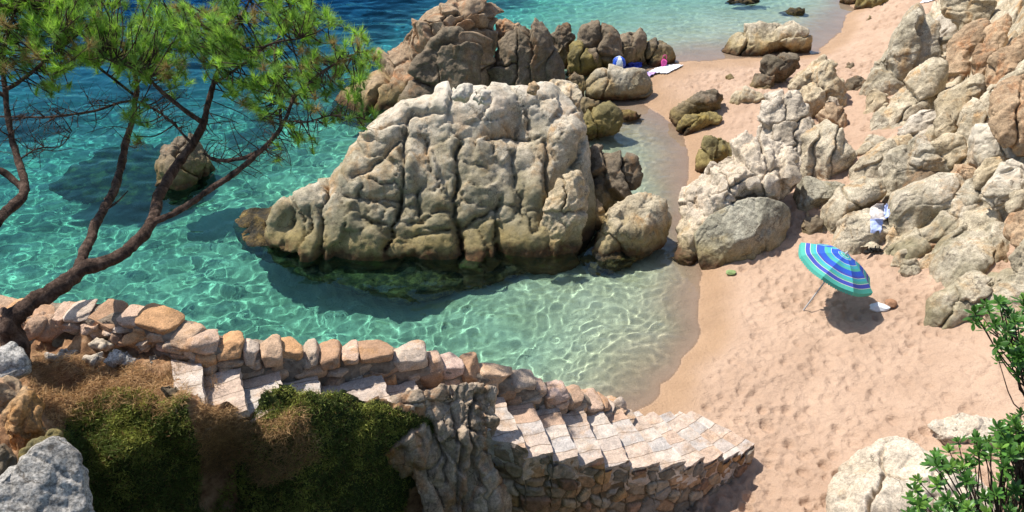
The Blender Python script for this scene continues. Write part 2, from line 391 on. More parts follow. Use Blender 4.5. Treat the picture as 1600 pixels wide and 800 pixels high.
    if blocks:
        px, py = PX(v); w = np.stack([px, py, 0*px], 1)
        wx = px+6*fbm(w/26, 3, seed+5)*fs+1.6*fbm(w/8, 2, seed+6); wy = py+6*fbm(w/26, 3, seed+15)*fs+1.6*fbm(w/8, 2, seed+16)
        f1 = np.full(len(v), 9.); f2 = np.full(len(v), 9.); hh = np.zeros(len(v)); sz = np.ones(len(v)); tlt = np.zeros(len(v))
        for b in blocks:
            bx, by, rx, ry, an = b; ca, sa = math.cos(R_(an)), math.sin(R_(an))
            dx, dy = wx-bx, wy-by; qx = (dx*ca+dy*sa)/rx; qy = (-dx*sa+dy*ca)/ry
            q = np.sqrt(qx*qx+qy*qy); m_ = q < f1
            f2 = np.where(m_, f1, np.minimum(f2, q)); st = rs.uniform(-.30, .30); t1_, t2_ = rs.uniform(-.55, .55, 2); tlt = np.where(m_, qx*t1_+qy*t2_, tlt); hh = np.where(m_, st, hh); sz = np.where(m_, min(rx, ry), sz); f1 = np.where(m_, q, f1)
        wdt = .04+.75/sz
        g = np.exp(-((f2-f1)/wdt)**1.3)
        hgt = mpp*sz*(.50+hh*1.2+tlt*1.25-.10*np.minimum(f1, 1.35)**2)*(.25+.75*sm(0, .05+1.6/sz, f2-f1))
        dsp = (hgt*(1-g)-g*mpp*(2.0+.20*sz))*front
        v = v+nn*dsp[:, None]*cr*1.6
    if majors or relief: px, py = PX(v); w = np.stack([px, py, 0*px], 1); wx = px+5*fbm(w/22, 3, seed+5); wy = py+5*fbm(w/22, 3, seed+15)
    for rx_, ry_, rr_, rh in (relief or []):
        v = v+nn*(rh*np.exp(-(((px-rx_)**2+(py-ry_)**2)/rr_**2))*front)[:, None]
    for ml in (majors or []):
        dd = np.full(len(v), 1e9)
        for (xa, ya), (xb, yb) in zip(ml[1:-1], ml[2:]):
            ex, ey = xb-xa, yb-ya; t = np.clip(((wx-xa)*ex+(wy-ya)*ey)/(ex*ex+ey*ey), 0, 1)
            dd = np.minimum(dd, np.hypot(wx-xa-t*ex, wy-ya-t*ey))
        v = v-nn*(ml[0]*(1.15*np.exp(-(dd/1.9)**1.2)+.18*np.exp(-(dd/8)**2))*front)[:, None]
    # joints: blocks cut by two crack scales, stretched along a dip direction
    Rm = np.array((side, upv, nrm)).T; loc = (v-ctr)@Rm
    an = rs.uniform(-.6, .6)+(stretch[0] if stretch else 0); ca, sa = math.cos(an), math.sin(an)
    el = stretch[1] if stretch else 1.5
    l2 = np.stack([loc[:, 0]*ca-loc[:, 1]*sa, (loc[:, 0]*sa+loc[:, 1]*ca), loc[:, 2]], 1)
    wob = np.stack([fbm(loc/.5+so, 2, seed+20), fbm(loc/.5+so, 2, seed+21), fbm(loc/.5+so, 2, seed+22)], 1)
    for sc_, dep, th in (((max(.45, ext*.75)), .055, .07), (max(.20, ext*.3), .010, .05)):
        q = (l2*np.array((1, 1/el, 1)))/sc_+.22*wob+so
        a1, a2, ci, tl = worley(q, seed+int(sc_*100), tilt=True); kk2 = sm(0, .25, a2-a1)
        g = np.exp(-((a2-a1)/th)**1.1)*sm(-.5, .3, fbm(loc/(sc_*1.3)+so, 2, seed+33))
        kf = (1-.75*front) if blocks and sc_ > .4 else 1.
        v = v+nn*((-g*dep*1.6+dep*(1.2*(ci-.5)+(3.0 if sc_ > .4 else 6.0)*tl)*kk2)*kf*amp*min(1.6, .55+ext*.6))[:, None]
    rdg = 1-abs(vnoise(v*np.array((5.5, 5.5, 2.6))+fbm(v*2.3, 2, seed+60)[:, None]*.8, seed+61)); v = v+nn*(.022*fbm(v*4.2, 3, seed+50)*amp+.008*fbm(v*14, 3, seed+51)-.030*np.clip(rdg-.80, 0, 1)*5*sm(-.2, .5, vnoise(v*1.6, seed+62))*amp)[:, None]
    v = laplace(v, f, 1, .08)
    o = mk(name, v, f, M[mat] if isinstance(mat, str) else mat)
    if sink: o.data.transform
    base = Vector(A+C[0]*side+C[1]*upv); base.z = float(v[:, 2].min())
    from mathutils import Matrix
    o.data.transform(Matrix.Translation(-base)); o.location = base
    if recv: o.cycles.is_caustics_receiver = True
    if parent is not None:
        o.parent = parent; o.location = base-parent.location
    else: tag(o, label, cat, group)
    return o

MB = [(437,338,20,16,-20),(460,345,15,22,0),(478,325,15,30,10),(497,350,12,36,15),(524,340,14,52,8),(575,382,54,26,-6),(560,345,20,18,-10),(567,325,13,12,0),(592,328,15,14,0),(610,345,16,22,0),
 (540,300,19,28,-35),(595,303,30,17,-10),(605,272,24,15,-20),(565,258,30,14,-40),(592,228,30,12,-42),(640,262,21,44,4),(636,312,17,12,0),(630,362,24,14,-12),(620,392,18,12,-10),(642,335,14,12,0),
 (682,318,26,22,0),(680,352,36,14,-8),(682,388,40,26,-3),(642,192,15,26,8),(672,270,10,30,-10),(700,240,17,36,6),(704,296,9,22,5),(622,178,24,14,-32),(655,158,24,11,0),(682,182,16,24,0),(686,212,18,18,-30),
 (604,212,13,28,38),(722,180,22,18,0),(748,163,22,14,0),(785,163,28,17,-20),(770,206,40,13,3),(731,236,14,24,8),(758,240,17,30,5),(776,228,10,22,0),(715,208,14,10,0),(722,275,11,18,0),(750,280,18,16,0),
 (752,305,30,18,-20),(735,338,38,15,-10),(732,384,24,26,0),(765,372,14,30,0),(797,300,12,34,6),(812,280,9,20,0),(812,372,36,32,-12),(790,335,14,18,0),(835,300,13,52,0),(852,262,8,42,0),(834,345,10,24,0),
 (858,175,14,22,0),(866,205,13,26,20),(880,160,14,18,0),(885,240,16,44,8),(905,270,12,52,4),(800,190,14,30,-10),(822,222,13,34,-8),(840,195,14,28,0),(820,145,20,12,0),(855,140,20,12,0)]
main = rock('sea_rock', 'main', [(415,345),(440,320),(480,300),(512,282),(542,264),(556,250),(563,225),(580,198),(600,176),(640,152),(690,146),(745,142),(790,140),(830,136),(858,130),(878,142),(893,165),(905,205),(916,245),(925,290),(926,340),(912,385),(870,425),(835,430),(800,428),(760,434),(700,438),(645,438),(590,428),(555,428),(500,420),(470,405),(440,392),(418,370)],
 'huge bleached granite rock furrowed with deep cracks, standing in the shallow cove', anchor=(700,400,0), lean=50, tf=.80, tb=1.8, p=3.0, cuts=0, blocks=MB, vox=1.25, amp=.9, cr=.32, drop=.07, sb=.85,
 relief=[(575,365,45,.22),(432,348,26,-.30),(470,345,25,-.12),(640,262,26,.18),(690,330,30,.12),(815,200,26,-.45),(765,300,40,.15),(835,300,22,.2),(815,375,36,.22),(680,385,34,.12),(885,215,34,.3),(545,275,30,.12),(700,255,20,.12),(620,330,30,-.1),(725,165,50,.1),(800,290,16,-.12)],
 majors=[(.34,(640,178),(631,208),(628,240),(628,300),(619,350),(600,392)),(.36,(714,222),(715,290),(712,340),(722,405)),(.26,(519,276),(509,306),(500,350),(500,392)),(.2,(777,315),(774,350),(778,398)),
  (.26,(850,225),(855,262),(862,312),(850,350)),(.16,(540,309),(580,316),(625,311)),(.16,(642,345),(708,330)),(.14,(642,370),(712,354)),(.2,(720,356),(745,340),(782,322)),(.22,(556,280),(600,244),(636,204)),
  (.2,(664,216),(672,256),(690,300)),(.2,(758,215),(790,206),(845,214)),(.22,(655,298),(658,342)),(.15,(455,322),(450,350)),(.15,(480,318),(484,356)),(.18,(800,240),(808,300),(820,345)),(.2,(905,215),(895,260)),(.14,(560,340),(610,352),(600,380)),(.18,(590,200),(640,180),(690,178))])
rock('summit_knob', 'main', [(705,150),(712,138),(718,128),(733,127),(736,142),(728,155)], parent=main, anchor=(720,152,3.55))
rock('summit_knob', 'main', [(738,152),(745,140),(757,137),(768,143),(766,156),(750,158)], parent=main, anchor=(752,156,3.5))
rock('red_stone', 'rust', [(823,142),(826,128),(836,126),(843,134),(840,144)], parent=main, anchor=(832,144,3.5), cuts=8)
rock('submerged_ledge', 'weed', [(366,350),(385,330),(440,325),(600,330),(800,350),(900,370),(930,385),(935,405),(890,420),(845,432),(790,440),(720,452),(640,458),(560,452),(490,436),(430,420),(385,395)], parent=main, anchor=(640,458,-.62), lean=14, tf=.42, tb=.8, vox=3, cuts=0, amp=1.3)
rock('cream_spire', 'pale', [(850,392),(848,350),(850,325),(868,300),(882,278),(905,269),(918,290),(916,330),(906,375),(882,402),(862,404)], 'cream pinkish slab leaning on the huge cracked rock, pointed top', lean=60, tf=.35, cuts=7, blocks=[(870,310,16,28,25),(900,300,16,34,5),(865,360,18,30,5),(892,360,16,34,8)], cr=.4, anchor=(870,398,.0))
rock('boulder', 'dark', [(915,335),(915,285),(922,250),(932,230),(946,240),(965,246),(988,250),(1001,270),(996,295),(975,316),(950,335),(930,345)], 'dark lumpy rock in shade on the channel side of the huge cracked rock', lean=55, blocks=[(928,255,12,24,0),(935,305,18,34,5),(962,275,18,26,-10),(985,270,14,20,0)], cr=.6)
rock('boulder', 'pale', [(915,402),(922,365),(950,328),(975,311),(1010,309),(1030,322),(1034,345),(1022,372),(985,392),(945,408)], 'rounded cream boulder with yellow algae foot, alone at the channel mouth', lean=52, blocks=[(985,345,40,28,-25),(935,385,22,18,0)], cr=.35, anchor=(960,398,0), tf=.55)
rock('wet_rock', 'weed', [(905,405),(925,388),(960,385),(995,392),(990,410),(960,422),(925,424)], 'low weed covered wet rock under the rounded cream boulder', anchor=(950,418,-.12), lean=20, tf=.2)
rock('boulder', 'ochre', [(918,345),(920,325),(932,308),(945,318),(945,345),(930,352)], 'small rust coloured stone wedged behind the pointed cream slab', z=.2)
rock('boulder', 'grey', [(848,175),(852,140),(862,126),(882,121),(900,130),(909,150),(915,195),(895,208),(870,200)], 'smooth grey dome directly behind the huge cracked rock', anchor=(885,205,1.3), lean=62, cuts=2)
rock('boulder', 'moss', [(898,212),(905,182),(925,168),(950,168),(962,182),(961,200),(940,211),(915,216)], 'squat greenish boulder at the head of the shallow channel', lean=55, blocks=[(918,195,18,18,0),(945,190,18,20,0)])
rock('boulder', 'dark', [(880,175),(890,155),(912,150),(938,153),(948,165),(925,172),(915,190),(895,192)], 'low dark rock between the grey dome and the long two lobed boulder', z=.1)
rock('flat_rock', 'moss', [(960,185),(965,173),(985,169),(1005,177),(992,186),(975,190)], 'flat yellowish algae rock poking out at the top of the channel', z=-.02, lean=30)
rock('boulder', 'grey', [(911,150),(914,130),(930,113),(955,109),(975,116),(990,111),(1010,111),(1022,125),(1026,142),(1012,151),(965,154),(930,153)], 'long two lobed boulder on the sand in front of the beach towels', drop=.08, sb=.5, lean=48, blocks=[(926,118,18,10,-30),(930,136,20,14,-35),(985,132,44,22,-8)], cr=.25, tf=.40, cuts=2, z=.12, amp=.5, grow=.95)
# rocks behind
NB = [(590,125,16,18,-30),(608,105,14,20,-20),(625,85,15,22,-10),(640,120,14,32,10),(650,70,14,26,10),(665,60,16,28,5),(680,30,18,16,0),(700,18,16,14,-20),(735,12,20,14,-15),(757,15,14,12,0),(745,32,20,14,0),(705,40,16,14,0),
 (705,50,30,16,-10),(710,100,26,52,0),(672,105,14,30,5),(662,135,14,22,0),(755,75,24,34,5),(750,125,26,34,0),(765,42,14,10,0),(690,140,20,20,0)]
rock('sea_rock', 'ochre', [(560,150),(580,112),(598,88),(620,68),(645,46),(665,22),(690,6),(712,-4),(745,-6),(768,8),(772,30),(778,60),(780,100),(778,150),(765,172),(700,178),(650,174),(600,162),(572,158)],
 'tall rust and brown rock with a pyramid outline, farthest out to sea', anchor=(650,165,0), lean=60, tf=1.3, tb=1.8, blocks=NB, cr=.85, vox=1.5, p=3, cuts=2)
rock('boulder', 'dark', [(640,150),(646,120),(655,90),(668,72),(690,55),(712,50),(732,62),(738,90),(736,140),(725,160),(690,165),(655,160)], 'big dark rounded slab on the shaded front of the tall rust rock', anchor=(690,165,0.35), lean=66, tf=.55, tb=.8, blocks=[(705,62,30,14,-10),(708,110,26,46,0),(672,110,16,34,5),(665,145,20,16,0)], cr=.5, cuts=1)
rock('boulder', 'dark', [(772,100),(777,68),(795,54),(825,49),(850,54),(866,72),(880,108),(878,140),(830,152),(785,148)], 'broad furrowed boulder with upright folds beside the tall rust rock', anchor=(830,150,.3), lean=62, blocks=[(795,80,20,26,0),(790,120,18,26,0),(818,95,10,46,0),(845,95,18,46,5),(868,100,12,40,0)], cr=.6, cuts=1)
rock('boulder', 'ochre', [(768,62),(776,32),(792,28),(806,34),(815,45),(832,44),(836,56),(800,62)], 'knobbly yellow brown rock showing over the furrowed boulder', anchor=(800,70,1.2), cuts=6)
rock('boulder', 'dark', [(826,60),(829,40),(836,32),(850,37),(863,52),(862,75),(840,72)], 'upright dome shaped rock, one of a row before the blue water', anchor=(845,80,.8), lean=60)
rock('boulder', 'dark', [(856,92),(857,58),(870,42),(888,38),(896,55),(903,78),(892,95),(870,97)], 'dark blocky rock with a flat top between the dome and the big hump', anchor=(875,97,.25), lean=60, cuts=7)
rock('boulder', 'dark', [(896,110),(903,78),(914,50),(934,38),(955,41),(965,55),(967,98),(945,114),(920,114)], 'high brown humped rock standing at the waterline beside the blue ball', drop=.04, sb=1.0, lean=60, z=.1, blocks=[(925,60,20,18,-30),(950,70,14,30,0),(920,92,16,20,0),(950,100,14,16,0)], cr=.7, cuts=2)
rock('boulder', 'moss', [(878,112),(883,88),(900,78),(925,84),(945,92),(942,108),(912,116),(888,118)], 'low lumpy rock at the foot of the brown humped rock', drop=.04, sb=1.0, lean=50, z=.1, blocks=[(890,100,14,14,0),(920,98,22,12,-15)])
rock('boulder', 'dark', [(962,98),(962,62),(972,47),(992,48),(1008,58),(1012,98),(990,102)], 'brown square shouldered rock behind the blue ball', drop=.04, sb=1.0, lean=60, z=.1, blocks=[(975,65,14,20,0),(998,70,14,20,0),(978,90,14,14,0)])
rock('boulder', 'dark', [(1004,98),(1006,62),(1018,55),(1035,60),(1048,72),(1057,88),(1052,98),(1025,101)], 'brown rock tapering into the sea behind the pink bag', drop=.04, sb=1.0, lean=58, z=.05, blocks=[(1015,70,10,20,0),(1032,85,18,16,0)])
rock('boulder', 'dark', [(878,140),(884,118),(898,112),(912,118),(916,135),(905,150),(888,150)], 'small dark stone deep in the gap beside the furrowed boulder', z=.15)
# the sea on the tree side
rock('sea_stack', 'dark', [(244,290),(249,255),(262,235),(278,218),(302,214),(320,230),(329,262),(324,292),(300,306),(265,308)], 'grey boulder rising out of the turquoise water behind the pine', anchor=(285,288,0), lean=58, blocks=[(262,255,16,24,20),(275,220,18,14,0),(302,245,22,36,0),(285,280,20,20,0)], cr=.7)
rock('reef', 'weed', [(85,325),(120,290),(170,268),(240,258),(310,262),(345,285),(335,320),(270,345),(180,352),(120,345)], 'dark weedy reef under the turquoise water around the grey boulder', anchor=(200,350,-1.15), lean=7, tf=.55, tb=.9, vox=3, amp=1.6)
rock('boulder', 'grey', [(1124,78),(1134,66),(1158,50),(1188,37),(1206,35),(1240,41),(1262,48),(1273,68),(1255,77),(1220,80),(1190,87),(1150,84)], 'broad brown boulder at the edge of the far shallow water', lean=48, blocks=[(1150,68,28,16,-25),(1190,62,34,24,-10),(1235,52,22,12,0),(1245,70,24,10,0)], cr=.5, tf=.5)
rock('flat_rock', 'weed', [(1215,22),(1235,13),(1258,15),(1262,22),(1240,27)], 'small dark rock awash in the far shallows', z=-.12, lean=25)
rock('flat_rock', 'weed', [(1130,8),(1150,-4),(1180,-6),(1190,2),(1165,10)], 'flat stone just breaking the surface at the far edge of the shallows', z=-.12, lean=25)
rock('boulder', 'moss', [(1334,10),(1342,-4),(1362,-12),(1390,-8),(1400,2),(1388,12),(1358,17)], 'yellow green rock at the far end of the beach', z=.1)
rock('boulder', 'dark', [(1308,2),(1316,-8),(1332,-8),(1342,-2),(1335,5),(1318,6)], 'dark rock in the water behind the yellow green rock', z=0)
rock('stone', 'dark', [(1129,121),(1140,112),(1151,117),(1150,125),(1138,127)], 'lone small stone half buried in the pale far sand', z=.28, lean=35)
rock('stone', 'dark', [(1320,104),(1326,98),(1334,99),(1337,106),(1328,108)], 'tiny dark stone on the sand behind the square topped block', z=.7, lean=35)
rock('stone', 'grey', [(1353,30),(1357,22),(1362,24),(1361,31)], 'tiny grey stone near the far waterline', z=.3, lean=35)
# beach rocks between channel and outcrop
D = 'dark'
for nm, mt, pl, zz_, lb, kw in [
 ('flat_rock', D, [(1050,173),(1063,160),(1085,148),(1105,141),(1125,137),(1140,142),(1139,165),(1110,172),(1085,176),(1068,188),(1057,190)], .12, 'dark layered ledge on the sand at the channel edge', dict(blocks=[(1070,170,20,8,-35),(1105,150,30,9,-20),(1112,163,24,9,-5)], lean=40)),
 ('flat_rock', 'moss', [(1060,200),(1072,183),(1095,173),(1120,171),(1128,182),(1126,190),(1105,197),(1075,207)], .08, 'yellow green elongated rock in front of the dark layered ledge', dict(blocks=[(1080,188,22,8,-30),(1102,188,24,9,-18)], lean=40)),
 ('boulder', 'grey', [(1138,161),(1145,148),(1162,140),(1180,141),(1192,150),(1200,155),(1186,162),(1150,169)], .3, 'smooth grey stone next to the dark layered ledge', dict(cuts=2)),
 ('flat_rock', D, [(1168,135),(1188,112),(1200,96),(1225,85),(1252,81),(1263,90),(1246,108),(1236,120),(1206,124),(1200,150),(1180,142)], .4, 'knobbly dark ridge of rock leading up to the square topped block', dict(blocks=[(1230,92,14,8,-20),(1210,105,14,8,-35),(1190,125,14,8,-35),(1225,108,20,8,-10),(1190,140,12,8,0)], lean=42)),
 ('boulder', 'moss', [(1085,262),(1088,243),(1105,220),(1125,215),(1165,219),(1158,232),(1140,247),(1110,260),(1092,268)], .12, 'dark green split rock where the pale crag meets the channel', dict(blocks=[(1100,252,14,14,-30),(1118,232,10,18,10),(1145,228,20,12,0)], cr=.7)),
 ('crag', 'white', [(1168,270),(1178,225),(1184,190),(1190,155),(1194,124),(1212,114),(1232,118),(1248,140),(1256,168),(1264,205),(1262,245),(1235,268),(1200,275)], .75, 'upright ragged cream and pink crag in front of the square topped block', dict(lean=48, amp=1.6, cuts=9, stretch=(.1, 2.4), tf=.4, blocks=[(1212,135,16,22,5),(1235,165,16,30,5),(1205,175,16,24,0),(1225,215,18,26,-10),(1195,225,18,24,-20),(1250,225,14,26,0),(1215,250,24,16,-20)])),
 ('crag', 'white', [(1069,352),(1070,305),(1088,287),(1105,264),(1140,243),(1165,224),(1200,212),(1240,212),(1252,240),(1240,278),(1225,303),(1190,316),(1150,328),(1110,352),(1085,382),(1072,380)], .25, 'ragged white and ochre crag above the big smooth grey boulder', dict(lean=46, amp=1.9, cuts=8, tf=.85, tb=1.1, stretch=(-.5, 2.0), vox=1.5, blocks=[(1090,305,20,18,-20),(1085,350,16,26,0),(1120,290,18,16,-30),(1150,270,20,20,-40),(1180,250,18,24,-30),(1210,240,18,26,-10),(1130,320,26,12,-30),(1170,300,24,14,-15),(1205,285,18,18,0),(1235,255,14,26,0)], cr=.45)),
 ('boulder', 'pale', [(1233,135),(1235,110),(1255,95),(1275,88),(1300,86),(1312,92),(1315,120),(1322,155),(1316,172),(1285,150),(1265,135),(1242,145)], .9, 'square topped pale block standing behind the ragged crag', dict(lean=62, cuts=7, p=3.5, tf=.5)),
 ('boulder', 'pale', [(1233,165),(1245,145),(1260,133),(1275,134),(1290,145),(1292,162),(1270,174),(1245,176)], 1.0, 'wedge of cream rock lying before the square topped block', dict(cuts=7)),
 ('boulder', 'white', [(1284,160),(1292,147),(1305,150),(1313,163),(1296,169)], 1.05, 'small pale stone squeezed between the wedge and the orange boulder', {}),
 ('boulder', 'ochre', [(1273,180),(1286,165),(1300,160),(1318,168),(1323,186),(1323,203),(1303,195),(1285,190)], .95, 'orange faced boulder just above the smooth cracked dome', dict(cuts=3)),
 ('boulder', 'grey', [(1238,252),(1243,225),(1260,200),(1290,191),(1315,192),(1335,205),(1339,235),(1326,260),(1300,268),(1270,280),(1250,275)], .75, 'smooth grey dome with upright cracks behind the upright pebble', dict(amp=.5, blocks=[(1260,240,18,36,15),(1290,225,18,36,5),(1312,230,14,36,0),(1330,230,12,30,0)], cr=.5, cuts=2, lean=54)),
 ('boulder', 'grey', [(1213,302),(1210,285),(1220,262),(1237,252),(1247,275),(1241,298),(1226,311)], .45, 'egg shaped stone wedged against the ragged white crag', {}),
 ('flat_rock', 'pale', [(1156,322),(1180,302),(1205,290),(1223,300),(1216,312),(1186,320)], .35, 'thin ledge lying along the top of the big smooth grey boulder', dict(lean=40)),
 ('boulder', 'smooth', [(1231,322),(1240,295),(1252,280),(1262,277),(1290,278),(1315,283),(1324,292),(1306,309),(1280,327),(1255,340),(1238,342)], .45, 'flat topped wedge shaped boulder behind the big smooth grey boulder', dict(cuts=8, p=3.6, lean=50, amp=.4)),
 ('boulder', 'smooth', [(1083,368),(1110,340),(1135,325),(1165,314),(1190,310),(1225,317),(1237,328),(1234,355),(1229,377),(1215,387),(1195,390),(1170,404),(1140,412),(1105,418),(1090,402)], .12, 'big smooth grey boulder nearest the water, green at its foot', dict(cuts=6, p=3.4, lean=50, tf=.65, amp=.38, vox=1.4)),
 ('stone', 'pale', [(1266,277),(1279,262),(1290,254),(1298,270),(1291,280)], .75, 'upright pebble balanced behind the flat topped wedge', {}),
 ('boulder', D, [(1250,355),(1262,337),(1278,332),(1286,345),(1284,364),(1262,374)], .5, 'dull greenish stone in the dark gap behind the parasol', {}),
 ('boulder', D, [(1316,142),(1325,122),(1345,119),(1359,130),(1353,147),(1330,150)], .85, 'dark broken rock in the shade beside the orange boulder', dict(cuts=8)),
]:
    rock(nm, mt, pl, lb, z=zz_, **kw)

# ------------------------------------------------------------ hillside outcrop
op = [(1230,390,.55),(1290,392,.6),(1380,410,.75),(1400,430,.8),(1470,445,.9),(1455,505,.95),(1540,510,1.2),(1620,520,1.6),(1340,150,.8),(1350,200,.9),(1330,260,.8),(1270,290,.6),(1325,190,.8),
 (1400,40,.8),(1440,35,1.0),(1360,120,.75),(1480,-20,1.6),(1620,-60,4.6),(1540,0,3.2),(1500,60,2.3),(1440,110,1.6),(1600,110,3.9),(1520,160,2.7),(1460,200,1.9),(1400,200,1.3),(1600,220,3.5),(1520,250,2.5),(1440,260,1.7),(1370,260,1.2),
 (1600,320,2.8),(1520,330,2.0),(1440,330,1.5),(1360,330,1.0),(1300,330,.75),(1600,430,2.0),(1530,420,1.4),(1750,200,5),(1750,450,2.8),(1750,-60,6.5)]
OZ = rbf(op)
opoly = [(1262,385),(1255,340),(1290,290),(1330,250),(1345,205),(1352,150),(1368,105),(1400,48),(1440,30),(1470,-10),(1480,-90),(1900,-90),(1900,520),(1560,520),(1456,508),(1470,445),(1400,432),(1370,405),(1320,398)]
gx, gy = np.meshgrid(np.arange(1240, 1900, 2.5), np.arange(-90, 525, 2.5)); ins = ptin(opoly, gx, gy)
zz = OZ(gx, gy)-.12-.30*sm(1500, 1600, gx)
P0 = W(gx, gy, zz).reshape(-1, 3)
a1, a2, ci = worley(P0*np.array((1.0, .8, 1))*1.1, 3); g = np.exp(-((a2-a1)/.16)**2)
P0[:, 2] += .26*ci-.26*g+.16*fbm(P0*1.7, 5, 12)
q = mk('outcrop_bedrock', P0, gridfaces(*gx.shape, ins)[:, ::-1], M['grey']); tag(q, kind='structure')
